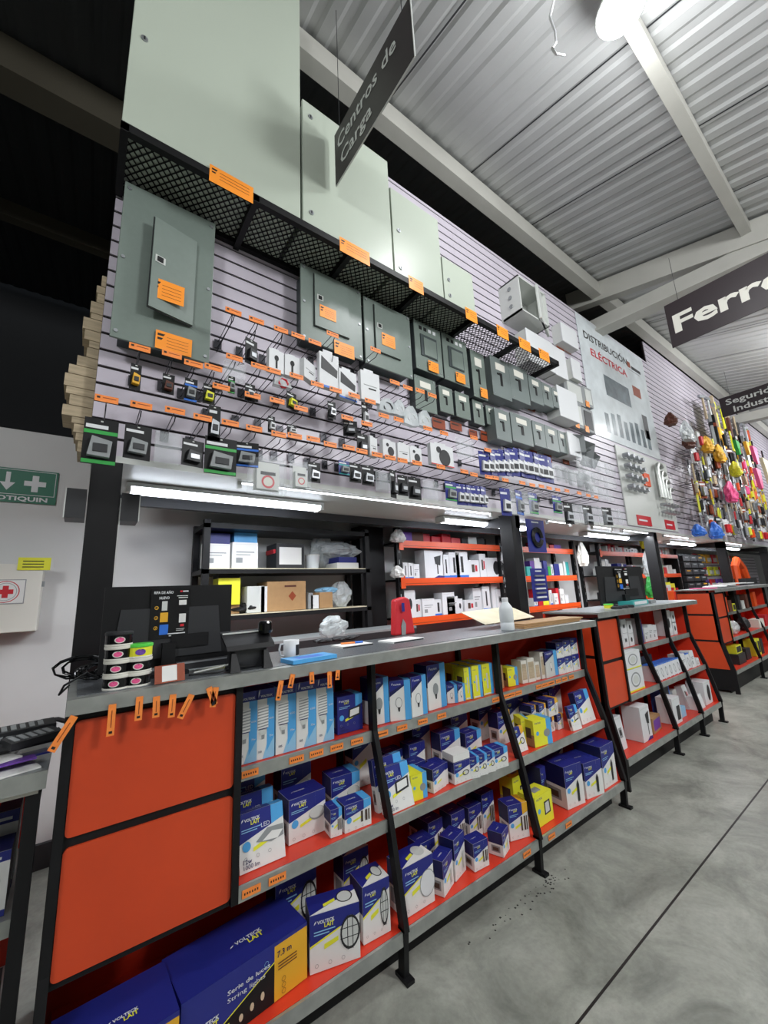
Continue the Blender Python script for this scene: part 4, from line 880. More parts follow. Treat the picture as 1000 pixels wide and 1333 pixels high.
# open white cabinet
a, c, d, g = (3.008, 3.462, 3.833, 4.202)
t = thing('open_cabinet', 'white plastic cabinet with its lid hanging open, high on the slat wall', 'cabinet', (a, YW, d), 0)
w, h = c - a, g - d
b = MB(); b.box(0, w, -.02, 0, 0, h, 'light_grey'); b.box(0, .015, -.22, -.02, 0, h, 'light_grey'); b.box(w - .015, w, -.22, -.02, 0, h, 'light_grey'); b.box(0, w, -.22, -.02, 0, .015, 'light_grey'); b.box(0, w, -.22, -.02, h - .015, h, 'light_grey')
for k in range(3): b.tube([(-.001, -.12, h * (.25 + .25 * k)), (-.008, -.12, h * (.25 + .25 * k))], .02, 'mid_grey', 12)
b.build('body', t)
b = MB(); b.box(0, w * .8, -.025, 0, 0, h, 'light_grey'); bevel(b.build('lid', t, loc=(w * .55, -.235, .0), rot=(0, 0, .35)), .005)
# film covered poster with lettering
a0, a1, zz0, zz1 = 4.52, 6.42, 3.02, 4.6
t = thing('wall_poster', 'large film covered poster reading Distribución Eléctrica on the slat wall', 'poster', (0, YW - .004, 0))
b = MB(); b.box(a0, a1, -.004, 0, zz0, zz1, 'film'); b.build('film', t)
b = MB(); e = -.005
b.text('DISTRIBUCIÓN', .14, (a0 + .12, e, zz1 - .3), (1, 0, 0), (0, 0, 1), 'ink', 1.2, .022); b.build('lettering', t)
b = MB(); b.text('ELÉCTRICA', .14, (a0 + .24, e, zz1 - .5), (1, 0, 0), (0, 0, 1), 'red', 1.0, .022); b.build('lettering', t)
b = MB(); b.box(a0 + 1.44, a0 + 1.74, e, e + .001, zz1 - .31, zz1 - .26, 'charcoal'); b.box(a0 + 1.34, a0 + 1.7, e, e + .001, zz1 - .345, zz1 - .335, 'mid_grey'); b.box(a0 + 1.32, a0 + 1.41, e, e + .001, zz1 - .31, zz1 - .22, 'rust'); b.build('logo', t)
b = MB(); b.box(a0 + .5, a0 + 1.2, e, e + .001, zz0 + .62, zz1 - .68, 'poster_dark')
for k in range(8): b.box(a0 + .35 + k * .17, a0 + .45 + k * .17, e, e + .001, zz0 + .1, zz0 + .35 + .03 * (k % 3), 'poster_dark')
b.box(a0 + 1.35, a0 + 1.6, e, e + .001, zz0 + .85, zz0 + 1.0, 'rust'); b.box(a0 + 1.5, a0 + 1.66, e, e + .001, zz0 + .25, zz0 + .6, 'charcoal'); b.build('picture', t)
# pipe fittings display board
t = thing('display_board', 'pale display board with pipe elbows below the poster', 'board', (0, YW - .004, 0))
b = MB(); b.box(5.0, 6.55, -.012, 0, 2.0, 2.98, 'light_grey'); b.build('board', t)
for k, (x, w) in enumerate(((5.25, .4), (6.1, .32))):
    b = MB(); b.box(x, x + w, -.02, -.012, 2.02, 2.14, 'red'); b.box(x + .04, x + w * .7, -.021, -.02, 2.07, 2.09, 'white'); b.build('caption_plate', t)
b = MB(); b.box(5.65, 5.82, -.03, -.012, 2.55, 2.72, 'rack_orange'); b.build('caption_plate', t)
for k in range(5):
    x = 6.0 + k * .1; r = .11 - .012 * k; zt = 2.78 - k * .09
    b = MB(); b.tube([(x, -.05, 2.42), (x, -.05, zt)] + [(x + r - r * math.cos(a), -.05, zt + r * math.sin(a)) for a in (.4, .8, 1.2, 1.57, 2.0, 2.4)], .03 - .003 * k, 'galv', 8)
    tag(b.build('pipe_elbow', loc=(0, YW - .02, 0)), 'bent grey conduit elbow on the display board, %s from the left' % nth(k), 'pipe fitting', 'conduit elbows on the display board')
for k in range(16):
    x = 5.1 + (k % 4) * .14; z = 2.85 - (k // 4) * .13
    if k // 4 == 3: x += .0
    b = MB(); b.tube([(x, -.02, z), (x, -.09, z)], .028, 'steel', 8); b.box(x - .035, x + .035, -.05, -.03, z - .04, z - .015, 'mid_grey')
    tag(b.build('conduit_fitting', loc=(0, YW - .02, 0)), 'grey conduit fitting on the display board, row %s, %s from the left' % (('one', 'two', 'three', 'four')[k // 4], nth(k % 4)), 'pipe fitting', 'conduit fittings on the display board')
for k in range(10):
    x = 6.0 + (k % 5) * .1; z = 2.33 - (k // 5) * .1
    b = MB(); b.tube([(x, -.02, z), (x, -.1, z)], .02, 'steel', 8); tag(b.build('pipe_clamp', loc=(0, YW - .02, 0)), 'steel clamp below the conduit elbows, %s row, %s from the left' % (('upper', 'lower')[k // 5], nth(k % 5)), 'pipe fitting', 'clamps below the conduit elbows')
# grey reflectors
for i, (px, pz, s) in enumerate([(3.79, 2.714, 0.09), (3.96, 2.682, 0.09), (4.035, 2.597, 0.08)]):
    b = MB(); b.add([(-s, 0, -s), (s, 0, -s), (s, 0, s), (-s, 0, s), (-s * .3, .14, -s * .3), (s * .3, .14, -s * .3), (s * .3, .14, s * .3), (-s * .3, .14, s * .3)], [(0, 1, 5, 4), (1, 2, 6, 5), (2, 3, 7, 6), (3, 0, 4, 7), (4, 5, 6, 7)], 'mid_grey')
    tag(b.build('reflector', loc=(px, 1.84, pz), rot=(0, .3 * i, -.4)), 'grey sheet metal reflector left below the poster, %s of three' % nth(i), 'reflector', 'reflectors below the poster')

# ------------------------------------------------------------------ hooks
H = [(0.103, 1.72, 2.358), (0.218, 1.72, 2.368), (0.302, 1.72, 2.353), (0.383, 1.72, 2.361), (0.012, 1.72, 2.11), (0.124, 1.72, 2.114), (0.349, 1.72, 2.116), (0.419, 1.72, 2.278), (0.46, 1.72, 2.676), (0.569, 1.72, 2.674), (0.694, 1.72, 2.672), (0.786, 1.72, 2.673), (0.882, 1.72, 2.671), (0.991, 1.72, 2.76), (0.471, 1.72, 2.44), (0.585, 1.72, 2.434), (0.657, 1.72, 2.433), (0.777, 1.72, 2.441), (0.893, 1.72, 2.431), (1.002, 1.72, 2.43), (0.559, 1.72, 2.276), (0.677, 1.72, 2.281), (0.801, 1.72, 2.272), (1.07, 1.72, 2.286), (0.463, 1.72, 2.117), (0.569, 1.72, 2.115), (0.687, 1.72, 2.111), (0.768, 1.72, 2.119), (0.867, 1.72, 2.123), (0.963, 1.72, 2.113), (1.074, 1.72, 2.117), (1.281, 1.72, 2.768), (1.415, 1.72, 2.598), (1.517, 1.72, 2.592), (1.619, 1.72, 2.6), (1.725, 1.72, 2.597), (1.119, 1.72, 2.43), (1.227, 1.72, 2.424), (1.197, 1.72, 2.28), (1.319, 1.72, 2.358), (1.429, 1.72, 2.36), (1.663, 1.72, 2.354), (1.805, 1.72, 2.353), (1.157, 1.72, 2.112), (1.259, 1.72, 2.11), (1.351, 1.72, 2.108), (1.441, 1.72, 2.106), (1.554, 1.72, 2.109), (1.753, 1.72, 2.115), (1.968, 1.72, 2.117), (2.062, 1.72, 2.109), (2.214, 1.72, 2.114), (2.289, 1.72, 2.117), (2.402, 1.72, 2.117), (2.607, 1.72, 2.123), (2.736, 1.72, 2.121), (2.861, 1.72, 2.128), (2.969, 1.72, 2.125), (3.094, 1.72, 2.127), (3.238, 1.72, 2.135), (3.44, 1.72, 2.138), (3.599, 1.72, 2.134), (3.74, 1.72, 2.135), (0.243, 1.72, 2.121), (2.098, 1.72, 2.381), (2.235, 1.72, 2.316)]
hp = thing('display_hook', 'x', 'hook', (0, 0, 0), 0, 'wire hooks with orange tags on the slat wall')
b = MB(); b.tube([(0, .27, -.03), (0, .0, -.045), (0, -.02, -.03)], .0022, 'wire', 5); b.tube([(0, .27, .0), (0, .005, .0)], .0018, 'wire', 5); b.box(-.018, .018, .268, .272, -.04, .01, 'wire'); b.build('wire', hp)
b = MB(); b.box(-.037, .037, -.002, 0, -.012, .014, 'tag'); b.box(-.03, -.02, -.0025, -.002, 0, .008, 'ink'); b.box(-.012, .03, -.0025, -.002, .003, .006, 'rust'); b.build('price_tag', hp)
H.sort(key=lambda p: (-round(p[2] / .07), p[0]))
rows = {}
for p in H: rows.setdefault(round(p[2] / .07), []).append(p)
used = False
for ri, k in enumerate(sorted(rows, reverse=True)):
    for i, p in enumerate(sorted(rows[k])):
        lab = 'wire hook, orange tag, %s tag row from the top, %s from the left' % (nth(ri), nth(i))
        if not used: hp.location = (p[0], 1.72, p[2]); hp['label'] = lab; used = True
        else: copy_tree(hp, (p[0], 1.72, p[2]), lab)
# bare hooks, upper left
for i, p in enumerate([(0.457, 1.74, 2.63), (0.567, 1.74, 2.591), (0.703, 1.74, 2.62), (0.994, 1.74, 2.606)]):
    b = MB(); b.tube([(0, .26, -.01), (0, 0, 0), (0, -.015, .03)], .002, 'wire', 5); b.tube([(.0, .25, -.01), (.015, .2, -.03), (.0, .18, -.04), (-.01, .2, -.02)], .0018, 'wire', 5)
    tag(b.build('bare_hook', loc=p), 'bare wire hook without goods between the big panels, %s from the left' % nth(i), 'hook', 'bare hooks between the panels')

# ------------------------------------------------------------------ hanging packs
def pack(rect, y, style, label, rz=0, depth=.03, group='packs on the wire hooks'):
    x0, x1, z0, z1 = rect; w, h = x1 - x0, z1 - z0; w = max(w, .02)
    t = thing('blister_pack', label, 'pack', ((x0 + x1) / 2, y, z0), rz, group)
    st, _, v = style.partition(':'); hw = w / 2
    if st == 'card':
        m = {'b': 'black', 'n': 'navy', 'k': 'black', 'w': 'white'}.get(v[:1], 'black'); c = v[1:] or 'white'
        b = MB(); b.box(-hw, hw, 0, .002, 0, h, m); b.box(-hw * .9, hw * .4, -.0006, 0, h * .78, h * .86, 'white'); b.box(-.004, .004, -.0006, .0021, h * .93, h * .96, 'light_grey'); b.build('card', t)
        if c in ('green', 'blue', 'teal', 'sky'):
            k = MB(); k.box(-hw * .98, hw * .98, -.0009, 0, h * .66, h * .74, c); k.build('printed_band', t); k = MB(); k.box(-hw * .98, hw * .98, -.0009, 0, h * .02, h * .1, c); k.build('printed_band', t); c = 'mid_grey'
        b = MB(); b.prism([(-hw * .7, -depth * .7, h * .16), (hw * .6, -depth * .7, h * .14), (hw * .7, -depth * .7, h * .5), (-hw * .5, -depth * .7, h * .58)], (0, depth * .7, 0), c); b.box(-hw * .4, hw * .45, -depth * .8, -depth * .7, h * .24, h * .42, 'charcoal' if c != 'charcoal' else 'steel'); bevel(b.build('product', t), .003)
    elif st == 'box':
        b = MB(); b.box(-hw, hw, 0, depth, 0, h * .88, 'white'); b.box(-hw * .5, hw * .5, depth * .5, depth * .55, h * .88, h, 'white'); b.build('box', t)
        b = MB()
        if v == 'tool': b.disc((0, -.001, h * .55), (hw * .3, 0, 0), (0, 0, hw * .4), 'black', 14); b.box(-hw * .12, hw * .12, -.002, 0, h * .15, h * .5, 'black')
        elif v == 'dev': b.prism([(-hw * .85, 0, h * .45), (hw * .8, 0, h * .3), (hw * .85, 0, h * .5), (-hw * .8, 0, h * .78)], (0, -.001, 0), 'charcoal'); b.box(-hw, hw, -.001, 0, 0, h * .05, 'blue')
        elif v == 'phone': b.disc((hw * .2, -.001, h * .35), (hw * .5, 0, 0), (0, 0, hw * .55), 'charcoal', 16); b.disc((-hw * .3, -.001, h * .65), (hw * .22, 0, 0), (0, 0, hw * .22), 'charcoal', 12); b.box(-hw, hw, -.001, 0, 0, h * .04, 'red')
        elif v == 'line': b.box(-hw * .7, hw * .7, -.001, 0, h * .45, h * .47, 'mid_grey'); b.box(-hw * .2, hw * .6, -.001, 0, h * .35, h * .39, 'black')
        b.build('print', t)
    elif st == 'clear':
        b = MB(); b.box(-hw, hw, 0, .002, 0, h, 'clear'); b.box(-hw, hw, -depth, 0, h * .05, h * .85, 'clear'); bevel(b.build('shell', t), .01)
        b = MB(); b.box(-hw * .6, hw * .6, -depth * .8, -.004, h * .12, h * .6, 'light_grey' if v == 'red' else v if v in MATS else 'white')
        if v == 'red': b.disc((0, -depth * .82, h * .3), (hw * .35, 0, 0), (0, 0, hw * .35), 'red'); b.disc((0, -depth * .83, h * .3), (hw * .25, 0, 0), (0, 0, hw * .25), 'offwhite'); b.box(-hw * .4, hw * .4, -depth * .82, -depth * .8, h * .46, h * .54, 'charcoal'); b.box(-hw * .7, hw * .7, -.003, -.001, h * .1, h * .8, 'light_grey'); b.build('product', t)
    elif st == 'bag':
        b = MB(); b.prism([(-hw, 0, h * .1), (0, -.01, 0), (hw, 0, h * .12), (hw * .8, 0, h * .7), (hw * .3, 0, h), (-hw * .3, 0, h * .95), (-hw * .9, 0, h * .65)], (0, depth, 0), 'plastic_bag'); b.build('bag', t)
        b = MB(); b.tube([(hw * .5 * math.cos(k * .9), -.004 + .003 * k % .01, h * .4 + hw * .5 * math.sin(k * .9)) for k in range(10)], .006, v if v in MATS else 'white', 6); b.build('cable', t)
    return t
def RC(lst, lab, depth=.03, y=1.74):
    for (rect, st, l, rz) in lst: pack(rect, y, st, l, rz, depth)
K = [((0.079, 0.117, 2.186, 2.295), 'card:kamber', 'narrow yellow and black pack on a hook under the largest panel', 0.1), ((0.192, 0.237, 2.198, 2.287), 'card:kbrown', 'brown pack right of the yellow and black one', 0), ((0.276, 0.326, 2.187, 2.293), 'card:kblue', 'small blue pack hanging below the largest panel corner', 0), ((0.349, 0.399, 2.195, 2.289), 'card:kyellow', 'small yellow green pack right of the blue one', 0), ((0.376, 0.426, 2.03, 2.193), 'card:ksteel', 'long narrow black pack behind the bottom row', 0), ((0.521, 0.587, 2.443, 2.577), 'card:kcharcoal', 'boxy dark gadget pack left of the white boxes', 0.3), ((0.431, 0.523, 2.332, 2.432), 'clear:mid_grey', 'grey boxed gadget hanging below the bare hooks', 0), ((0.453, 0.483, 2.272, 2.356), 'card:kgreen', 'tiny black and green pack under the grey boxed gadget', 0), ((0.529, 0.576, 2.257, 2.342), 'card:ksteel', 'tiny black pack with a silver item, upper row', 0), ((0.64, 0.72, 2.446, 2.581), 'box:tool', 'white boxed tool with a round head, left of its twin', 0.1), ((0.724, 0.803, 2.447, 2.577), 'box:tool', 'white boxed tool with a round head, right of its twin', 0), ((0.811, 0.913, 2.455, 2.575), 'box:line', 'tilted white box between the boxed tools and the tall white boxes', 0.5), ((0.918, 1.036, 2.444, 2.676), 'box:dev', 'tall white box with a black device, left of its twin', 0), ((1.034, 1.155, 2.409, 2.607), 'box:dev', 'tall white box with a black device, right of its twin', 0.1), ((1.181, 1.313, 2.439, 2.647), 'box:line', 'white box with a thin line drawing below the right load centre', 0), ((0.669, 0.761, 2.374, 2.428), 'bag:red', 'red plastic bag hanging behind the white boxes', 0), ((0.729, 0.79, 2.266, 2.357), 'card:kyellow', 'small black pack with a yellow item in the middle of the hooks', 0.3), ((0.964, 1.011, 2.27, 2.368), 'card:ksteel', 'slim black pack left of the grey strip tag', 0), ((0.641, 0.675, 2.123, 2.205), 'card:kwhite', 'tiny black card alone in the lower hooks, left one', 0), ((0.737, 0.785, 2.132, 2.185), 'card:kwhite', 'tiny black card alone in the lower hooks, right one', 0), ((1.061, 1.14, 2.194, 2.284), 'card:kcharcoal', 'crooked black pack above the lower tag row', -0.3), ((1.179, 1.221, 2.269, 2.42), 'card:kwhite', 'thin black and white pack near the cable bags', 0), ((1.306, 1.428, 2.393, 2.493), 'bag:charcoal', 'clear bag with a coiled black cable', 0), ((1.415, 1.506, 2.396, 2.509), 'bag:white', 'clear bag with a coiled white cable beside the black one', 0), ((1.49, 1.61, 2.351, 2.492), 'bag:white', 'crumpled clear bag with white cord, left of its neighbour', 0), ((1.609, 1.723, 2.366, 2.49), 'bag:light_grey', 'crumpled clear bag with grey cord by the small switch boxes', 0), ((1.141, 1.213, 2.102, 2.224), 'card:kcharcoal', 'black card pack in the second lowest row, left of the white packs', 0), ((1.223, 1.282, 2.106, 2.235), 'box:line', 'slim white pack with blue mark in the second lowest row', 0.2), ((1.314, 1.416, 2.116, 2.235), 'box:phone', 'white earphone pack, left of the pair in the second lowest row', 0.1), ((1.426, 1.516, 2.115, 2.237), 'box:line', 'white pack between the two earphone packs', 0), ((1.52, 1.614, 2.111, 2.231), 'box:phone', 'white earphone pack, right of the pair in the second lowest row', 0), ((1.694, 1.897, 2.136, 2.296), 'box:phone', 'larger white headphone box in the second lowest row', 0), ((1.931, 2.079, 2.213, 2.371), 'clear:pink', 'pack with a pink flower shaped item', 0), ((-0.047, 0.058, 1.859, 2.037), 'card:kgreen', 'stack of dark packs with green print at the left end of the bottom row', 0), ((0.078, 0.169, 1.899, 2.037), 'card:kmid_grey', 'dark card pack with a silver tool, second in the bottom row', 0.1), ((0.181, 0.274, 1.897, 2.033), 'clear:green', 'sky blue pack with a green product in the bottom row', 0), ((0.278, 0.366, 1.902, 2.016), 'card:kcharcoal', 'dark pack with chrome parts in the bottom row', 0.2), ((0.367, 0.5, 1.882, 2.049), 'card:kgreen', 'wide stack of dark green cards in the bottom row', 0), ((0.493, 0.596, 1.933, 2.05), 'card:kblue', 'dark blue card pack beside the clear clamshell', -0.2), ((0.549, 0.723, 1.812, 2.007), 'clear:red', 'large clear clamshell with a round red dial in the bottom row', 0), ((0.75, 0.85, 1.849, 2.004), 'clear:red', 'smaller clear clamshell with a round red dial in the bottom row', 0), ((0.846, 0.914, 1.906, 2.01), 'card:ksteel', 'black card with silver bars right of the clear clamshells', 0), ((1.022, 1.088, 1.97, 2.047), 'card:nteal', 'teal pack in the bottom row, left one', 0), ((1.087, 1.16, 1.937, 2.045), 'card:ksteel', 'black card with silver bars, left of the pair in the bottom row', 0), ((1.165, 1.246, 1.931, 2.045), 'card:ksteel', 'black card with silver bars, right of the pair in the bottom row', 0), ((1.255, 1.341, 1.907, 2.028), 'clear:sky', 'sky blue pack in the bottom row right of the silver bars', 0), ((1.351, 1.407, 1.88, 2.045), 'card:kcharcoal', 'tall black chain pack in the bottom row', 0.3), ((1.412, 1.488, 1.901, 2.023), 'card:kcharcoal', 'black tangled cable pack, left of the pair in the bottom row', 0), ((1.492, 1.59, 1.888, 2.022), 'card:kcharcoal', 'black tangled cable pack, right of the pair in the bottom row', 0), ((1.607, 1.731, 1.891, 2.024), 'clear:purple', 'violet and yellow pack in the bottom row', 0), ((1.798, 1.897, 1.909, 2.038), 'card:ngreen', 'navy pack with green print in the bottom row', 0)]
for rect, st, l, rz in K: pack(rect, 1.74, st, l, rz)
for grp, lst, pref in (
 ('blue packs in the bottom row', [(1.902, 1.96, 1.892, 2.034), (1.947, 2.006, 1.894, 2.036), (1.992, 2.054, 1.895, 2.037), (2.039, 2.102, 1.896, 2.039), (2.087, 2.151, 1.897, 2.041), (2.136, 2.201, 1.899, 2.043)], 'navy header pack, bottom row right of the violet pack'),
 ('blue header packs in the upper row', [(2.162, 2.255, 2.134, 2.308), (2.216, 2.311, 2.14, 2.321), (2.271, 2.368, 2.147, 2.335), (2.327, 2.427, 2.154, 2.348), (2.385, 2.487, 2.161, 2.362), (2.444, 2.549, 2.168, 2.377), (2.505, 2.613, 2.176, 2.392), (2.567, 2.678, 2.183, 2.407), (2.629, 2.742, 2.184, 2.408), (2.693, 2.809, 2.184, 2.409), (2.757, 2.877, 2.184, 2.41), (2.824, 2.946, 2.184, 2.411), (2.892, 3.018, 2.184, 2.412), (2.962, 3.091, 2.185, 2.413)], 'white pack with navy header, upper blue row'),
 ('blue header packs in the upper row', [(3.035, 3.191, 2.214, 2.368), (3.137, 3.3, 2.21, 2.365), (3.244, 3.413, 2.206, 2.361), (3.355, 3.53, 2.202, 2.356), (3.469, 3.651, 2.198, 2.352), (3.588, 3.778, 2.194, 2.348)], 'clear pack with blue parts ending the upper blue row'),
 ('packs hanging above the second column', [(2.358, 2.457, 1.858, 2.061), (2.438, 2.541, 1.868, 2.062), (2.521, 2.627, 1.877, 2.064), (2.607, 2.717, 1.887, 2.065), (2.696, 2.81, 1.898, 2.066)], 'white and navy pack hanging above the second column'),
 ('silver lock packs in the bottom row', [(3.2, 3.312, 1.853, 2.036), (3.303, 3.419, 1.859, 2.04), (3.41, 3.531, 1.864, 2.043), (3.521, 3.646, 1.87, 2.047), (3.637, 3.767, 1.877, 2.051), (3.757, 3.892, 1.883, 2.055), (3.881, 4.023, 1.89, 2.06), (4.011, 4.158, 1.897, 2.064), (4.147, 4.3, 1.905, 2.069)], 'dark silver lock pack, bottom row'),
 ('small metal parts packs', [(3.661, 3.795, 2.45, 2.572), (3.788, 3.927, 2.447, 2.571), (3.92, 4.066, 2.444, 2.57), (4.058, 4.209, 2.441, 2.569), (4.201, 4.36, 2.437, 2.568), (3.624, 3.756, 2.317, 2.435), (3.749, 3.886, 2.311, 2.431), (3.879, 4.022, 2.305, 2.427), (4.014, 4.163, 2.299, 2.424), (4.155, 4.31, 2.292, 2.42), (3.589, 3.718, 2.186, 2.301), (3.712, 3.846, 2.178, 2.295), (3.839, 3.979, 2.169, 2.289), (3.971, 4.117, 2.161, 2.282), (4.109, 4.261, 2.151, 2.276)], 'clear pack of metal parts near the fittings board')):
    for i, r in enumerate(lst):
        st = {'blue packs in the bottom row': 'card:nwhite', 'packs hanging above the second column': ('card:nwhite', 'clear:blue', 'card:nblue', 'clear:white', 'card:ngreen')[i % 5], 'silver lock packs in the bottom row': ('card:ksteel', 'clear:navy', 'clear:charcoal')[i % 3], 'small metal parts packs': 'clear:mid_grey'}.get(grp, 'card:nwhite' if 'upper blue row' in pref and 'clear' not in pref else 'clear:blue')
        pack(r, 1.74 if 'metal' not in grp else 1.8, st, '%s, %s from the left' % (pref, nth(i)) if 'metal' not in grp else '%s, row %s, %s from the left' % (pref, ('one', 'two', 'three')[i // 5], nth(i % 5)), .15 * ((i % 3) - 1), group=grp)
pack((3.029, 3.158, 1.932, 2.078), 1.74, 'card:ngreen', 'navy and green pack hanging alone right of the second column', 0)

# cards on the second column
for i, (r, lab) in enumerate((((2.963, 3.226, 1.635, 1.918), 'navy card with a coiled black cable, upper one on the second column'), ((2.947, 3.168, 1.23, 1.499), 'navy card with a row of silver bits, lower one on the second column'))):
    x0, x1, za, zb_ = r; t = thing('display_card', lab, 'card', (x0, 1.965, za)); w, h = x1 - x0, zb_ - za
    b = MB(); b.box(0, w, 0, .003, 0, h, 'navy'); b.box(w * .3, w * .7, -.0005, 0, h * .9, h * .94, 'white'); b.build('card', t)
    b = MB()
    if i == 0:
        for k in range(4): b.tube([(w * .5 + w * (.3 - .04 * k) * math.cos(a * .5), -.01, h * .45 + h * (.3 - .04 * k) * math.sin(a * .5)) for a in range(13)], .006, 'black', 6)
    else:
        for k in range(6): b.box(w * .2, w * .8, -.012, 0, h * (.1 + k * .13), h * (.15 + k * .13), 'steel' if k % 2 else 'white')
    b.build('product', t)

# ------------------------------------------------------------------ tool wall at the right
PAL = [('black', 'amber'), ('brown', 'black'), ('amber', 'black'), ('wood', 'steel'), ('brown', 'wood'), ('steel', 'rack_orange'), ('black', 'light_grey'), ('charcoal', 'steel'), ('light_grey', 'red'), ('black', 'rust'), ('yellow', 'black'), ('steel', 'charcoal'), ('rust', 'steel'), ('wood', 'charcoal'), ('mid_grey', 'black')]
KN = {'black': 'black', 'amber': 'amber', 'red': 'red', 'yellow': 'yellow', 'steel': 'steel', 'brown': 'brown', 'wood': 'wooden', 'rack_orange': 'orange', 'charcoal': 'dark grey', 'white': 'white', 'pink': 'pink', 'blue': 'blue', 'light_grey': 'pale grey', 'rust': 'rust red', 'mid_grey': 'grey'}
def tool(kind, c1, c2, x, y, z, s, label, rz=0, group='tools hanging on the right part of the slat wall'):
    k = MB(); k.tube([(0, 0, .3 * s), (0, 1.998 - y, .3 * s)], .003, 'wire', 4)
    nm = ('screwdriver', 'spirit_level', 'pliers', 'trowel', 'tool_pack', 'hammer')[kind]
    t = thing(nm, label, nm.replace('_', ' '), (x, y, z), rz, group); k.build('hanger', t, rot=(0, 0, -rz))
    if kind == 0:
        b = MB(); b.tube([(0, 0, 0), (0, 0, -.5 * s)], .008 * s * 4, 'steel', 6); b.build('shaft', t)
        b = MB(); b.lathe([(.03 * s, 0), (.07 * s, .06 * s), (.06 * s, .4 * s), (.03 * s, .5 * s)], c1, 8); b.build('handle', t)
    elif kind == 1:
        b = MB(); b.box(-.12 * s, .12 * s, -.02, .02, -.9 * s, .6 * s, c1); b.build('body', t)
        b = MB(); b.box(-.13 * s, .13 * s, -.022, .022, .1 * s, .25 * s, c2); b.build('vial', t)
    elif kind == 2:
        for sg in (-1, 1):
            b = MB(); b.tube([(0, 0, 0), (.1 * s * sg, 0, -.25 * s), (.08 * s * sg, 0, -.6 * s)], .04 * s, c1, 6); b.build('handle', t)
        b = MB(); b.prism([(-.08 * s, -.01, 0), (.08 * s, -.01, 0), (.03 * s, -.01, .25 * s), (-.03 * s, -.01, .25 * s)], (0, .02, 0), 'steel'); b.build('jaws', t)
    elif kind == 3:
        b = MB(); b.prism([(-.2 * s, 0, 0), (.2 * s, 0, 0), (.15 * s, 0, -.45 * s), (-.15 * s, 0, -.45 * s)], (0, .006, 0), 'steel'); b.build('blade', t)
        b = MB(); b.tube([(0, 0, 0), (0, 0, .15 * s)], .015, 'steel', 6); b.tube([(0, 0, .12 * s), (0, 0, .5 * s)], .045 * s, c1, 8); b.build('handle', t)
    elif kind == 4:
        b = MB(); b.box(-.2 * s, .2 * s, -.01, .01, -.5 * s, .4 * s, c1); b.box(-.2 * s, .2 * s, -.012, -.01, .2 * s, .3 * s, 'white'); b.build('card', t)
        b = MB(); b.box(-.14 * s, .14 * s, -.05, -.01, -.4 * s, .1 * s, c2); bevel(b.build('product', t), .01)
    else:
        b = MB(); b.tube([(0, 0, .3 * s), (0, 0, -.6 * s)], [.035 * s, .05 * s], c1, 8); b.build('handle', t)
        b = MB(); b.box(-.2 * s, .15 * s, -.04 * s, .04 * s, .3 * s, .42 * s, 'steel'); b.build('head', t)
    return t
WHERE = {2.12: 'bottom row', 2.38: 'second row up', 2.64: 'third row up', 2.9: 'fourth row up', 3.16: 'fifth row up', 3.42: 'sixth row up', 3.8: 'seventh row up', 4.2: 'top row'}
rn = random.Random(11)
for ri, (z, xa, xb_) in enumerate(((2.12, 6.75, 11), (2.38, 6.75, 11), (2.64, 6.8, 11), (2.9, 6.8, 11), (3.16, 7.0, 11), (3.42, 7.2, 11), (3.8, 8.2, 11), (4.2, 8.1, 10.8))):
    x = xa; i = 0
    while x < xb_:
        c1, c2 = rn.choice(PAL) if ri else rn.choice([('white', 'red'), ('steel', 'yellow'), ('charcoal', 'steel'), ('steel', 'rack_orange')])
        if z > 2.8 and z < 3.6 and x > 9.3: c1, c2 = rn.choice([('yellow', 'amber'), ('red', 'pink'), ('amber', 'yellow'), ('white', 'red'), ('amber', 'rack_orange')])
        k = rn.choice((0, 2, 4, 4, 5, 3)) if z < 3.8 else rn.choice((1, 5, 4))
        s = rn.uniform(.25, .3) if z < 3.8 else .42
        yy = rn.uniform(1.72, 1.8) - .02 * (ri == 0)
        nm = ('screwdriver', 'spirit level', 'pliers', 'trowel', 'tool pack', 'hammer')[k]
        tool(k, c1, c2, x, yy, z + rn.uniform(-.012, .012), s, '%s %s on the tool wall, %s, %s from the left' % (KN.get(c1, c1), nm, WHERE[z], nth(i)), rn.uniform(-.4, .4))
        x += (.43 if k in (4, 3, 5) else .26) * s + .008; i += 1
for i, (p, sz, m, lab) in enumerate([((6.679, 1.7, 3.305), 0.28, 'brown', 'crumpled clear bag with brown goods among the tools'), ((7.414, 1.68, 3.349), 0.26, 'amber', 'yellow bagged goods beside the bag with brown goods'), ((6.109, 1.7, 3.461), 0.18, 'brown', 'small clear bag with a brown item above the big clear bag'), ((7.974, 1.68, 3.302), 0.3, 'amber', 'yellow gloves bundle among the tools'), ((8.442, 1.62, 3.101), 0.26, 'yellow', 'bright yellow pouch near the pink packs'), ((7.757, 1.6, 2.626), 0.32, 'pink', 'pink feather dusters hanging in the tool wall'), ((6.933, 1.68, 2.003), 0.24, 'blue', 'bundle of blue brush handles over the third counter'), ((6.309, 1.7, 1.971), 0.16, 'blue', 'loose blue bristles left of the blue handles')]):
    bag('hanging_bag', lab, p[0], p[1], p[2] - sz / 2, sz, .14, sz, m if m != 'brown' else 'brown', 40 + i, 'bag', hang=False)
bag('clear_bag', 'large clear plastic bag wrapped around brown goods in the tool wall', *(6.526, 1.66, 3.43)[:2], 3.215, .42, .12, .3, 'plastic_bag', 77)
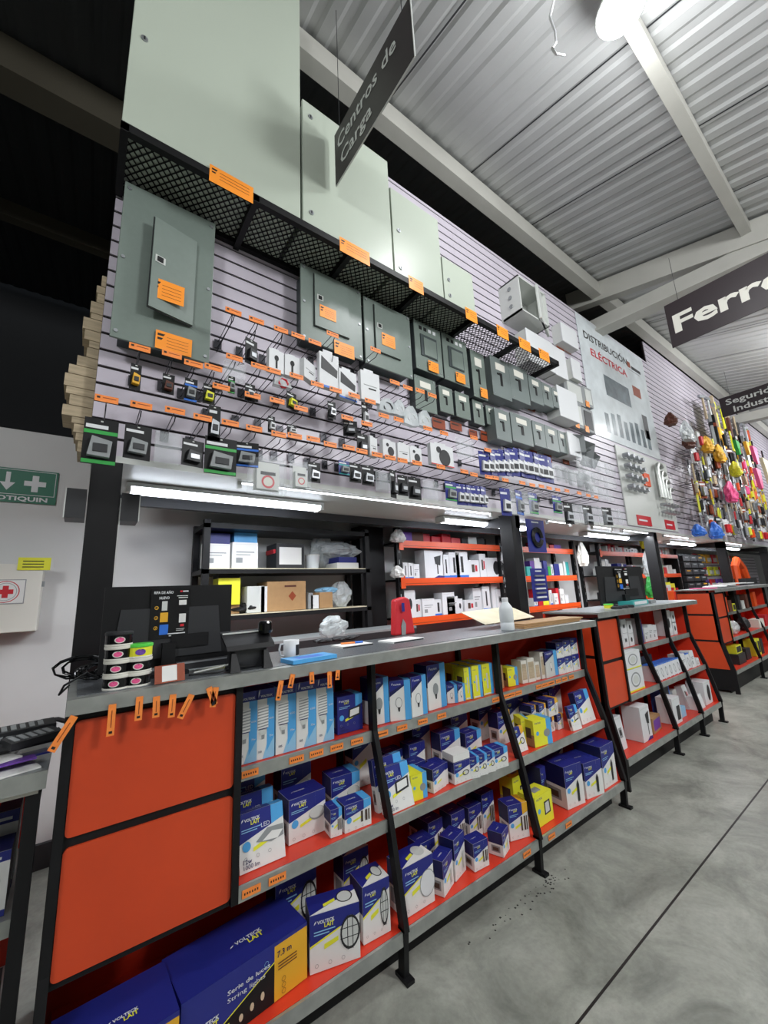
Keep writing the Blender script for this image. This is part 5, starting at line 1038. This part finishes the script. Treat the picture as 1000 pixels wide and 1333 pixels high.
# side wall behind, with pink and green goods
for i, (u, m, s) in enumerate([((7.812, 1.4, 3.282), 'green', 0.2), ((8.462, 1.4, 3.391), 'amber', 0.2), ((8.269, 1.3, 3.208), 'pink', 0.26), ((7.522, 1.2, 2.706), 'pink', 0.26), ((8.171, 1.2, 2.916), 'cream', 0.35), ((7.81, 1.4, 2.762), 'wood', 0.12)]):
    b = MB(); b.prism([(-s / 2, 0, s * .5), (s / 2, 0, s * .5), (s * .3, 0, -s * .5), (-s * .1, 0, -s * .6)], (0, .04, 0), m); b.tube([(0, .02, s * .5), (0, .02, s * .9)], .01, 'wire', 6)
    tag(b.build('hanging_goods', loc=u), '%s item hanging in the far right corner of the shop, %s' % ({'green': 'green', 'amber': 'yellow', 'pink': 'pink', 'cream': 'cream', 'wood': 'wooden'}[m], nth(i)), 'goods', 'goods hanging in the far right corner')

# ------------------------------------------------------------------ hanging signs
t = thing('hanging_sign', 'dark sign reading Centros de Carga hanging beside the tall enclosure', 'sign', (.98, 0, 0))
b = MB(); b.box(-.004, .004, .93, 1.622, 3.655, 4.02, 'sign_dark'); b.box(-.003, .003, .926, .93, 3.655, 4.02, 'light_grey'); b.box(-.003, .003, .93, 1.622, 3.651, 3.655, 'light_grey'); b.build('board', t)
b = MB(); b.text('Centros de', .125, (-.006, 1.59, 3.87), (0, -1, 0), (0, 0, 1), 'light_grey', .55, .016); b.text('Carga', .125, (-.006, 1.56, 3.73), (0, -1, 0), (0, 0, 1), 'light_grey', .31, .016); b.build('lettering', t)
for y in (.99, 1.57):
    b = MB(); b.tube([(0, y, 4.02), (0, y, 4.96)], .002, 'wire', 5); b.build('hanging_wire', t)
t = thing('hanging_sign', 'dark sign reading Ferretería hanging below the roof truss', 'sign', (4.5, 0, 0))
b = MB(); b.box(-.004, .004, -.6, 1.12, 3.6, 4.07, 'sign_dark'); b.build('board', t)
b = MB(); b.text('Ferretería', .26, (-.006, 1.09, 3.74), (0, -1, 0), (0, 0, 1), 'offwhite', 1.55, .03); b.build('lettering', t)
for y in (-.4, 1.0):
    b = MB(); b.tube([(0, y, 4.07), (0, y, 4.55)], .002, 'wire', 5); b.build('hanging_wire', t)
t = thing('hanging_sign', 'dark sign reading Seguridad Industrial farthest along the aisle', 'sign', (8, 0, 0))
b = MB(); b.box(-.004, .004, .2, 1.54, 3.86, 4.15 + .03, 'sign_dark'); b.build('board', t)
b = MB(); b.text('Seguridad', .13, (-.006, 1.47, 4.04), (0, -1, 0), (0, 0, 1), 'light_grey', .7, .016); b.text('Industrial', .13, (-.006, 1.4, 3.9), (0, -1, 0), (0, 0, 1), 'light_grey', .62, .016); b.build('lettering', t)
for y in (.3, 1.4):
    b = MB(); b.tube([(0, y, 4.18), (0, y, 4.6)], .002, 'wire', 5); b.build('hanging_wire', t)

# ------------------------------------------------------------------ first aid wall
t = thing('wall_sign', 'green first aid sign reading Botiquín with an arrow and a white cross', 'sign', (-.18, 3.11, 1.97))
b = MB(); b.box(-.5, 0, 0, .006, 0, .205, 'sign_green'); b.build('board', t)
b = MB(); e = -.002; b.box(-.12, -.09, e, 0, .07, .17, 'white'); b.box(-.155, -.055, e - .0006, 0, .105, .135, 'white'); b.box(-.238, -.218, e, 0, .118, .18, 'white'); b.poly([(-.262, e, .118), (-.194, e, .118), (-.228, e, .07)], 'white')
b.box(-.49, -.01, e, 0, .195, .198, 'white'); b.box(-.013, -.01, e, 0, .05, .198, 'white'); b.box(-.49, -.01, e, 0, .047, .05, 'white')
b.text('BOTIQUIN', .036, (-.3, e, .012), (1, 0, 0), (0, 0, 1), 'white', .26, .03); b.build('lettering', t)
t = thing('first_aid_cabinet', 'white first aid wall cabinet with a red cross badge', 'cabinet', (-.19, 3.12, 1.235))
b = MB(); b.box(-.6, 0, -.15, 0, 0, .365, 'offwhite'); bevel(b.build('body', t), .004)
b = MB(); b.box(0, .012, -.13, -.11, .24, .27, 'mid_grey'); b.build('latch', t)
b = MB(); e = -.152; b.box(-.26, -.1, e, -.15, .15, .28, 'mid_grey'); b.box(-.256, -.104, e - .0005, -.15, .154, .276, 'paper'); b.ring((-.18, e - .001, .215), (.058, 0, 0), (0, 0, .058), .93, 'red', 24); b.ring((-.18, e - .001, .215), (.047, 0, 0), (0, 0, .047), .95, 'mid_grey', 24)
b.box(-.192, -.168, e - .002, e, .183, .247, 'red'); b.box(-.212, -.148, e - .0026, e, .203, .227, 'red'); b.build('badge', t, loc=(.035, 0, 0))
b = MB(); b.box(-.1, .04, -.154, -.152, .33, .4, 'yellow'); 
for k in range(3): b.box(-.08, .01, -.155, -.154, .345 + .016 * k, .35 + .016 * k, 'ink')
tag(b.build('sticky_note', loc=(-.2, 3.12, 1.235)), 'yellow green sticky note on the corner of the first aid cabinet', 'note')
# small dark speaker box on the left column
for i, x in enumerate((-.085, .1)):
    b = MB(); b.box(x, x + .065, 1.985, 2.1, 1.7, 1.82, 'charcoal'); b.box(x - .004 if i == 0 else x + .065, x if i == 0 else x + .069, 1.985, 2.0, 1.7, 1.82, 'light_grey'); tag(b.build('bracket_box'), 'small dark box fixed to the %s side of the left column' % ('left', 'right')[i], 'box', 'dark boxes on the left column')

# ------------------------------------------------------------------ service area: black shelving and orange racks
t = thing('shelving_unit', 'black steel shelving unit against the rear wall, left of the orange racks', 'shelving', (0, 0, 0))
for x, y in ((.6, 2.75), (.6, 3.05), (1.85, 2.75), (1.85, 3.05)):
    b = MB(); b.box(x, x + .04, y, y + .04, 0, 1.88, 'black'); b.build('post', t)
for k, z in enumerate((.55, 1.26, 1.56, 1.86)):
    b = MB(); b.box(.6, 1.89, 2.75, 3.09, z - .035, z - .006, 'black'); b.box(.62 if k < 3 else .62, 1.88, 2.755, 3.08, z - .006, z, 'cream' if k in (1, 2) else 'black'); b.build('shelf_board', t)
b = MB(); b.box(.5, 2.1, 2.45, 2.73, 1.08, 1.095, 'mid_grey'); b.box(.5, 2.1, 2.45, 2.47, .8, 1.08, 'charcoal'); b.box(.5, .53, 2.47, 2.73, 0, 1.08, 'charcoal'); b.box(2.07, 2.1, 2.47, 2.73, 0, 1.08, 'charcoal'); tag(b.build('work_bench'), 'grey work bench below the black shelving unit', 'bench')
def rbox(win, m, deco, label, y=2.8, d=.14, z0=None, grp='things on the black shelving unit', name='box', cat='box', style='plain'):
    x0, x1, za, zb_ = win
    if z0 is not None: za = z0
    return carton([x0, y, x1, y, za, zb_ - za], d, m, style + (':' + deco if deco else ''), label, grp, 0, cat, name)
S1, S2 = 1.562, 1.262
rbox((0.653, 0.806, 1.732, 1.812), 'navy', '', 'navy box on the upper black shelf behind a white notice', 2.9, z0=S1 + .0)
rbox((0.605, 0.775, 1.616, 1.722), 'paper', 'text', 'white printed box on the upper black shelf, below the navy box', 2.78, .06, S1, style='white')
rbox((0.835, 0.999, 1.745, 1.85), 'sky', '', 'sky blue box on the upper black shelf', 2.9, z0=S1)
rbox((0.789, 0.965, 1.639, 1.737), 'paper', 'text', 'white printed box on the upper black shelf, in front of the sky blue box', 2.78, .06, S1, style='white')
rbox((1.107, 1.325, 1.65, 1.744), 'charcoal', 'paper', 'dark box with a white label on the upper black shelf', 2.8, .2, S1)
r = (1.095, 1.313, 1.738, 1.784); carton([r[0], 2.82, r[1], 2.82, S1 + .11, .03], .16, 'red', 'plain', 'red folder lying on the dark box of the upper black shelf', None, 0, 'folder', 'folder')
r = (1.37, 1.468, 1.638, 1.745)
t = thing('plastic_tub', 'translucent white plastic tub on the upper black shelf', 'tub', ((r[0] + r[1]) / 2, 2.85, S1)); b = MB(); b.lathe([(.045, 0), (.055, .1)], 'bottle', 18); b.build('tub', t); b = MB(); b.lathe([(.058, .1), (.058, .108)], 'light_grey', 18); b.build('rim', t)
x = (1.509, 1.811, 1.648, 1.861)
carton([x[0] + .1, 2.8, x[1], 2.8, S1, .045], .2, 'paper', 'plain', 'flat white box at the right end of the upper black shelf', None, 0, 'box', 'box')
carton([x[0] + .12, 2.81, x[1] - .01, 2.81, S1 + .047, .045], .2, 'navy', 'plain', 'flat navy box on the flat white box of the upper black shelf', None, 0, 'box', 'box')
bag('plastic_bag', 'white plastic bag of goods lying on the flat navy box of the upper shelf', (x[0] + x[1]) / 2 + .05, 2.93, S1 + .093, .34, .2, .13, 'plastic_bag', 8)
bag('plastic_bag', 'smaller white plastic bag rising behind the bag on the navy box', (x[0] + x[1]) / 2 - .08, 3.0, S1 + .02, .2, .1, .27, 'plastic_bag', 9)
rbox((0.713, 0.855, 1.4, 1.496), 'yellow', '', 'yellow box on the lower black shelf just above the monitor', 2.8, z0=S2 + .06)
rbox((0.711, 0.849, 1.496, 1.521), 'black', '', 'black box on top of the yellow box', 2.8, z0=1.498)
rbox((0.803, 0.858, 1.268, 1.398), 'kraft', '', 'brown carton under the yellow box beside the monitor', 2.82, z0=S2, d=.13)
rbox((1.043, 1.336, 1.283, 1.468), 'kraft', '', 'brown cardboard carton with a red diamond mark on the lower black shelf', 2.8, .22, S2)
r = (1.043, 1.336, 1.283, 1.468); xc = (r[0] + r[1]) / 2 + .04; b = MB(); b.poly([(xc - .03, 2.798, S2 + .1), (xc, 2.798, S2 + .065), (xc + .03, 2.798, S2 + .1), (xc, 2.798, S2 + .135)], 'rust'); b.poly([(xc - .06, 2.798, S2 + .165), (xc + .03, 2.798, S2 + .165), (xc + .03, 2.798, S2 + .178), (xc - .06, 2.798, S2 + .178)], 'brown')
b.v = [v for v in b.v]; o = b.build('printed_mark'); o.parent = [q for q in bpy.data.objects if q.get('label', '').startswith('brown cardboard carton')][0]; o.location = (-r[0], -2.8, -S2)
for i, (u, m, dz, lab) in enumerate((((0.999, 1.043, 1.297, 1.436), 'white', 0, 'white bottle shaped pack left of the brown carton'), ((0.902, 1.024, 1.311, 1.439), 'light_grey', 0, 'pale box in the middle of the lower black shelf'), ((1.379, 1.443, 1.293, 1.361), 'white', 0, 'small white box right of the brown carton'), ((1.45, 1.562, 1.299, 1.38), 'kraft', 0, 'small brown box on the lower black shelf'), ((1.358, 1.395, 1.289, 1.379), 'mid_grey', 0, 'grey box beside the small white box'))):
    rbox(u, m, '', lab, 2.8, .12, S2)
x = (0.911, 2.85, 1.298); bag('cap', 'dark cap shaped bundle on the lower black shelf above the terminal', x[0], 2.86, S2, .24, .12, .07, 'black', 31, 'cap')
x = (1.689, 2.85, 1.369); bag('plastic_bag', 'clear plastic bag at the right end of the lower black shelf', x[0], 2.88, S2, .16, .1, .2, 'plastic_bag', 33)
x = (1.571, 2.9, 1.411); bag('cloth', 'pale blue cloth draped on the small brown box', x[0], 2.9, S2 + .11, .2, .1, .05, 'pale_blue', 34, 'cloth')
x = (1.021, 2.9, 1.547)
# black box stands in for the dark, shaded doorway space between shelving and rack
b = MB(); b.box(1.93, 2.19, 2.95, 3.09, 0, 1.95, 'black'); tag(b.build('doorway_shade'), 'black box standing in for the dark doorway space between the shelving and orange racks', 'cabinet')

def rack(x0, x1, zs, label, y=2.8):
    t = thing('pallet_rack', label, 'rack', (0, 0, 0), 0, 'orange storage racks behind the counters')
    for x in (x0 - .05, x1):
        for yy in (y, y + .28):
            b = MB(); b.box(x, x + .05, yy, yy + .04, 0, 1.93, 'black')
            for k in range(18): b.box(x + .02, x + .03, yy - .001, yy, .1 + k * .1, .14 + k * .1, 'mid_grey')
            b.build('upright', t)
    for z in zs:
        b = MB(); b.box(x0, x1, y - .012, y, z - .065, z + .0, 'rack_orange'); b.box(x0, x1, y - .014, y - .012, z - .05, z - .046, 'rust'); b.box(x0 - .03, x0 + .02, y - .016, y - .012, z - .09, z + .02, 'rack_orange'); b.build('beam', t)
        b = MB(); b.box(x0, x1, y, y + .3, z - .02, z - .004, 'black'); b.build('shelf_board', t)
    return t
RZ = (.82, 1.13, 1.475, 1.815)
racks = [(2.27, 3.66, 'orange and black storage rack nearest the camera, behind the white bottle'), (3.8, 5.2, 'orange and black storage rack behind the second counter monitor'), (5.95, 7.5, 'orange and black storage rack with red and blue cans'), (7.65, 8.9, 'orange and black storage rack behind the third column')]
for x0, x1, l in racks: rack(x0, x1, RZ, l)
rr = random.Random(5)
WP = ['white:dark', 'white:red', 'white:text', 'white:blue', 'white', 'white:rect', 'white:text']
def fill_row(x0, x1, z, hmin, hmax, wmin, wmax, where, pal, y=2.83, styles=WP, hfree=.28, gap=.3):
    x = x0 + .02; i = 0
    while x < x1 - wmax:
        w = rr.uniform(wmin, wmax); h = min(rr.uniform(hmin, hmax), hfree)
        if rr.random() > gap * .3:
            m = rr.choice(pal)
            carton([x, y + rr.uniform(0, .03), x + w, y + rr.uniform(0, .03), z - .004, h], .12, m, rr.choice(styles) if m in ('paper', 'white') else 'plain', '%s box on %s, %s from the left' % ({'paper': 'white', 'white': 'bright white', 'kraft': 'brown', 'yellow': 'yellow', 'amber': 'amber', 'red': 'red', 'blue': 'blue', 'green': 'green', 'charcoal': 'dark', 'light_grey': 'pale grey', 'navy': 'navy', 'sky': 'sky blue', 'teal': 'teal', 'purple': 'violet', 'brown': 'dark brown', 'offwhite': 'off-white'}.get(m, m), where, nth(i)), 'boxes on the orange racks', 0, 'box', 'product_box'); i += 1
        x += w + rr.uniform(.004, .012)
# first rack: boxes at measured places
for i, (r, st) in enumerate([((2.583, 2.827, 1.519, 1.767), 'white:camera'), ((2.819, 2.909, 1.521, 1.703), 'white:blue'), ((2.906, 3.053, 1.521, 1.729), 'white:blue'), ((3.004, 3.182, 1.532, 1.763), 'white:blue'), ((3.182, 3.354, 1.531, 1.655), 'white:red'), ((3.363, 3.465, 1.531, 1.723), 'white:red'), ((3.468, 3.735, 1.536, 1.684), 'white:oval'), ((2.316, 2.37, 1.51, 1.621), 'white:blue'), ((2.376, 2.435, 1.51, 1.619), 'white:blue'), ((2.438, 2.509, 1.509, 1.608), 'white:text')]):
    carton([r[0], 2.84, r[1], 2.84, RZ[2] - .004, min(r[3] - RZ[2], .27)], .14, 'white', st, 'white instrument box on upper middle shelf, nearest rack, %s as placed' % nth(i), 'boxes on the orange racks', 0, 'box', 'product_box')
for i, r in enumerate([(2.314, 2.439, 1.197, 1.372), (2.436, 2.52, 1.191, 1.286), (2.52, 2.674, 1.191, 1.288), (2.674, 2.805, 1.19, 1.275), (2.78, 2.944, 1.19, 1.336), (2.901, 3.008, 1.199, 1.295), (2.838, 2.99, 1.187, 1.296), (2.996, 3.077, 1.188, 1.269), (3.084, 3.236, 1.188, 1.253), (3.24, 3.364, 1.197, 1.367), (3.366, 3.479, 1.198, 1.38), (3.537, 3.64, 1.194, 1.426), (3.596, 3.708, 1.2, 1.341)]):
    carton([r[0], 2.84 + .02 * (i % 2), r[1], 2.84 + .02 * (i % 2), RZ[1] - .004, min(max(.05, r[3] - RZ[1]), .27)], .12, 'white', WP[i % 7], 'white boxed camera on lower middle shelf, nearest rack, %s from the left' % nth(i), 'boxes on the orange racks', 0, 'box', 'product_box')
fill_row(2.3, 3.6, RZ[3], .06, .1, .07, .16, 'top shelf, nearest rack', ['charcoal', 'red', 'light_grey', 'brown', 'purple'], gap=.1)
fill_row(2.5, 3.6, RZ[0], .06, .16, .06, .14, 'bottom shelf, nearest rack', ['paper', 'blue', 'paper', 'charcoal', 'white'])
fill_row(3.83, 5.15, RZ[3], .04, .1, .08, .18, 'top shelf, second rack', ['kraft', 'light_grey', 'red', 'purple', 'charcoal'])
fill_row(3.83, 5.15, RZ[2], .1, .24, .05, .1, 'upper middle shelf, second rack', ['green', 'yellow', 'navy', 'purple', 'light_grey', 'sky', 'white', 'teal', 'white'])
fill_row(3.83, 5.15, RZ[1], .08, .2, .06, .12, 'lower middle shelf, second rack', ['paper', 'white', 'yellow', 'red', 'light_grey'])
fill_row(5.98, 7.4, RZ[3], .05, .12, .06, .12, 'top shelf, third rack', ['light_grey', 'paper', 'red', 'white'])
fill_row(5.98, 7.4, RZ[2], .1, .24, .06, .1, 'upper middle shelf, third rack', ['navy', 'light_grey', 'red', 'red', 'blue', 'white'])
fill_row(5.98, 7.4, RZ[1], .08, .18, .08, .14, 'lower middle shelf, third rack', ['yellow', 'amber', 'charcoal', 'yellow', 'light_grey'])
fill_row(7.7, 8.85, RZ[3], .06, .14, .06, .12, 'top shelf, fourth rack', ['white', 'light_grey', 'red'])
fill_row(7.7, 8.85, RZ[2], .08, .2, .06, .12, 'upper middle shelf, fourth rack', ['white', 'light_grey', 'red', 'green'])
fill_row(7.7, 8.85, RZ[1], .08, .2, .06, .12, 'lower middle shelf, fourth rack', ['yellow', 'red', 'light_grey', 'purple'])
# bags hanging on the racks
for i, (p, sx, sz, m, lab) in enumerate([((3.718, 2.72, 1.757), 0.24, 0.3, 'plastic_bag', 'white plastic bag hanging on the nearest rack above the bottle'), ((3.706, 2.7, 1.457), 0.22, 0.24, 'plastic_bag', 'clear bag with black goods hanging below the white bag'), ((5.251, 2.7, 1.756), 0.2, 0.34, 'offwhite', 'white bag hanging above the monitor of the second counter'), ((6.805, 2.5, 1.632), 0.5, 0.42, 'plastic_bag', 'large clear plastic bag hanging by the third column'), ((6.688, 2.5, 1.295), 0.28, 0.35, 'green', 'small dark green bag below the large clear bag'), ((6.729, 2.5, 1.977), 0.12, 0.28, 'yellow', 'yellow pack hanging above the large clear bag'), ((2.141, 2.7, 1.529), 0.12, 0.1, 'paper', 'white pack hanging at the corner of the nearest rack'), ((2.202, 2.75, 1.849), 0.14, 0.12, 'paper', 'white pack with a violet edge on the top corner of the nearest rack')]):
    bag('hanging_bag', lab, p[0], p[1], p[2] - sz / 2, sx, .1, sz, m, 60 + i, 'bag')
# dark drawers and slat goods at the far end
t = thing('drawer_cabinet', 'black small parts drawer cabinet behind the third counter', 'cabinet', (9.15, 2.8, .9))
b = MB(); b.box(0, 1.25, .05, .3, 0, .95, 'black'); b.build('body', t)
for r_ in range(7):
    for c_ in range(3):
        b = MB(); b.box(.04 + c_ * .4, .41 + c_ * .4, 0, .05, .03 + r_ * .13, .13 + r_ * .13, 'charcoal'); b.box(.12 + c_ * .4, .3 + c_ * .4, -.006, 0, .09 + r_ * .13, .11 + r_ * .13, 'amber' if (r_ + c_) % 4 == 0 else 'mid_grey'); b.build('drawer', t)
for i in range(24):
    x = 10.6 + (i % 8) * .42; z = 1.7 - (i // 8) * .28
    b = MB(); b.box(-.13, .13, 0, .03, 0, .2, ('amber', 'yellow', 'purple')[(i // 8) % 3] if i % 3 else 'red'); b.box(-.08, .08, -.03, 0, .03, .12, 'light_grey')
    tag(b.build('blister_pack', loc=(x, 3.0, z)), '%s pack, far inner slat wall, %s row down, %s from the left' % (('amber', 'yellow', 'violet')[(i // 8) % 3] if i % 3 else 'red', nth(i // 8), nth(i % 8)), 'pack', 'packs on the far inner slat wall')

# ------------------------------------------------------------------ second counter goods
z2b = .035
G5 = 'boxes on the second counter'
def D(s, d, base, st, lab, tilt=0): return carton(s, d, base, st, lab, G5, tilt, 'box', 'product_box')
monitor(3.55, 4.45, 1.72, 1.165, 1.5, 'black monitor seen from behind on the second counter, with a small poster', zb=1.1475)
tin(3.45, 1.62, 1.147, 'lime', 'green lidded tin on the second counter before the monitor', 0)
for i, x in enumerate((3.45, 3.56, 3.67)):
    b = MB(); b.lathe([(.04, 0), (.04, .018), (.036, .02)], 'charcoal', 18); tag(b.build('tape_roll', loc=(x, 1.56, 1.147)), 'flat dark tin in front of the green lidded tin, %s from the left' % nth(i), 'tin')
carton([3.85, 1.6, 4.25, 1.63, 1.147, .04], .12, 'teal', 'plain:white', 'teal and white booklet box on the second counter', None, 0, 'box', 'box')
carton([4.28, 1.62, 4.45, 1.64, 1.147, .03], .1, 'mid_grey', 'plain', 'grey box right of the teal box on the second counter', None, 0, 'box', 'box')
for i, (x, h, m, st) in enumerate(((3.42, .2, 'blue', 'plain'), (3.48, .22, 'charcoal', 'plain'), (3.56, .17, 'white', 'white:dark'), (3.66, .11, 'white', 'white:rect'), (3.66, .11, 'white', 'white:rect'), (3.765, .1, 'white', 'white:dark'), (3.765, .1, 'white', 'white:dark'), (4.0, .2, 'navy', 'plain'), (4.08, .12, 'white', 'white:text'), (4.17, .14, 'white', 'white:text'), (4.26, .13, 'white', 'white:text'), (4.6, .24, 'white', 'white:dark'), (4.75, .12, 'white', 'white:dark'), (4.75, .11, 'white', 'white:dark'), (3.925, .21, 'white', 'white:text'))):
    zz = .785 + z2b + (h + .003 if i in (4, 6, 13) else 0)
    D([x, 1.64, x + (.05 if i in (0, 1, 7) else .09 if i != 11 else .13), 1.64, zz, h], .1, m, st, '%s box on the second counter upper shelf, %s from the left' % (m, nth(i)))
D((3.419, 1.547, 3.69, 1.545, 0.52, 0.16), .12, 'white', 'white:ringgrey', 'lower white box with a grey ring picture beside the orange panel')
D([3.419, 1.547, 3.69, 1.545, 0.683, 0.13], .12, 'white', 'white:ringgrey', 'upper white box with a grey ring picture beside the orange panel')
for i in range(6):
    s = (3.769, 1.536, 3.872, 1.529, 0.52, 0.165); x = 3.932 + i * .093
    D([x, 1.54, x + .089, 1.54, .52, .13], .12, 'white', 'white:bluetop', 'blue topped white box, second counter middle shelf, %s from the left' % nth(i), .12)
for i, (x, w, h) in enumerate(((4.53, .11, .15), (4.65, .1, .14), (4.77, .1, .15), (4.9, .07, .07))):
    D([x, 1.54, x + w, 1.54, .52, h], .1, 'white', 'white:text' if i != 1 else 'white:bluetop', 'white box at the right end of the middle shelf, %s of four' % nth(i), .1)
D([3.94, 1.7, 4.3, 1.7, .52, .17], .1, 'charcoal', 'plain', 'long dark box behind the blue topped boxes')
zb3 = .15 + z2b
D((3.151, 1.541, 3.249, 1.542, 0.185, 0.216), .12, 'white', 'white:rect', 'white box with a grey device at the left end of the bottom shelf', .1)
D([3.42, 1.5, 3.58, 1.5, zb3, .24], .13, 'white', 'white:camera', 'tall white box picturing a black floor lamp')
D([3.66, 1.52, 3.86, 1.54, zb3, .11], .12, 'kraft', 'plain:purple', 'colourful open box right of the tall white box')
D([4.0, 1.49, 4.16, 1.49, zb3, .2], .12, 'white', 'white:speaker', 'white box picturing a black speaker')
D([4.2, 1.52, 4.35, 1.52, zb3, .08], .12, 'pale_blue', 'plain', 'low pale blue box right of the speaker box')
D([4.18, 1.62, 4.34, 1.62, zb3, .33], .1, 'blue', 'plain:charcoal', 'tall blue box standing behind the low pale blue box')
D([4.4, 1.62, 4.49, 1.62, zb3, .18], .1, 'light_grey', 'plain', 'pale grey box between the blue box and the last divider')
D([4.58, 1.49, 4.74, 1.49, zb3, .12], .08, 'white', 'white', 'flat white box leaning right of the last divider', .2)
D([4.56, 1.56, 4.66, 1.56, zb3, .2], .06, 'white', 'white:red', 'slim white box behind the flat leaning one', .2)
D([4.8, 1.5, 4.99, 1.5, zb3, .2], .14, 'white', 'white:oval', 'white box picturing a black oval speaker at the right end of the bottom shelf')
# third counter goods
G6 = 'goods on the third counter'
for i, (x, y, z, w, h, m) in enumerate(((6.8, 1.72, .61 - .015, .12, .12, 'yellow'), (6.8, 1.72, .72, .12, .1, 'yellow'), (6.98, 1.75, .895, .1, .2, 'rack_orange'), (7.12, 1.75, .895, .15, .15, 'brown'), (7.3, 1.75, .895, .12, .1, 'yellow'), (7.6, 1.75, .895, .1, .2, 'charcoal'), (7.75, 1.75, .895, .14, .12, 'light_grey'), (8.0, 1.75, .895, .12, .2, 'brown'), (8.45, 1.75, .895, .14, .22, 'rack_orange'), (6.8, 1.68, .26, .3, .12, 'charcoal'), (6.84, 1.7, .383, .24, .1, 'yellow'), (7.25, 1.7, .26, .2, .14, 'charcoal'), (7.62, 1.68, .26, .12, .22, 'yellow'), (7.78, 1.68, .26, .12, .22, 'yellow'), (7.94, 1.68, .26, .12, .2, 'charcoal'), (8.2, 1.7, .595, .3, .12, 'offwhite'), (8.6, 1.7, .595, .2, .16, 'red'))):
    carton([x, y, x + w, y, z, h], .12, m, 'plain:charcoal' if m == 'yellow' else 'plain', '%s box on the third counter, %s as placed from the left' % ({'rack_orange': 'orange', 'charcoal': 'dark', 'light_grey': 'pale grey', 'offwhite': 'off-white'}.get(m, m), nth(i)), G6, 0, 'box', 'product_box')
bag('plastic_bag', 'crumpled silver bag on the middle shelf of the third counter', 7.22, 1.78, .6, .3, .13, .17, 'plastic_bag', 90); bag('plastic_bag', 'dark crumpled bag beside the silver bag on the third counter', 7.78, 1.79, .6, .26, .13, .18, 'charcoal', 91)
for i, (x, m, w) in enumerate(((6.6, 'pink', .2), (7.1, 'paper', .5), (7.4, 'paper', .4), (8.0, 'light_grey', .6))):
    flat('paper_stack', '%s sheets lying on the third counter top, %s pile' % ({'pink': 'pink', 'paper': 'white', 'light_grey': 'grey'}[m], nth(i)), 'paper', x, 1.85, 1.225 + i * .012, w, .25, .011, .2 * i, m)
b = MB(); b.lathe([(.09, 0), (.09, .01), (.05, .02), (.015, .42)], 'pink', 16); b.box(-.1, .1, -.1, .1, 0, .01, 'pink'); tag(b.build('traffic_cone', loc=(9.812, 2.35, 1.2)), 'pink cone standing behind the third counter', 'cone')
b = MB(); b.box(6.9, 10, 2.3, 2.45, 0, 1.2, 'rack_orange'); tag(b.build('back_counter'), 'low orange cabinet behind the third counter', 'cabinet')
t = thing('key_machine', 'orange curved bench machine at the right edge beyond the third counter', 'machine', (9.2, 2.0, 1.23)); b = MB(); b.tube([(-.3, 0, .0), (-.3, 0, .3), (-.1, 0, .42), (.15, 0, .3), (.3, 0, .05)], .06, 'rack_orange', 8); b.build('arm', t); b = MB(); b.box(-.35, .35, -.12, .12, 0, .1, 'charcoal'); b.build('base', t)
# dirt crumbs on the floor
rf = random.Random(3); b = MB()
for k in range(55):
    x = rf.uniform(1.3, 2.0) if k % 2 else rf.gauss(1.86, .05); y = 1.355 - abs(rf.gauss(0, .035)); s = rf.uniform(.002, .0045)
    b.add([(x - s, y - s, .0005), (x + s, y - s, .0005), (x + s * .6, y + s, .0005), (x - s, y + s * .7, .0005), (x, y, s * .8)], [(0, 1, 4), (1, 2, 4), (2, 3, 4), (3, 0, 4)], 'ink')
tag(b.build('floor_crumbs'), 'dark crumbs scattered on the concrete floor before the nearest counter', 'dirt', kind='stuff')
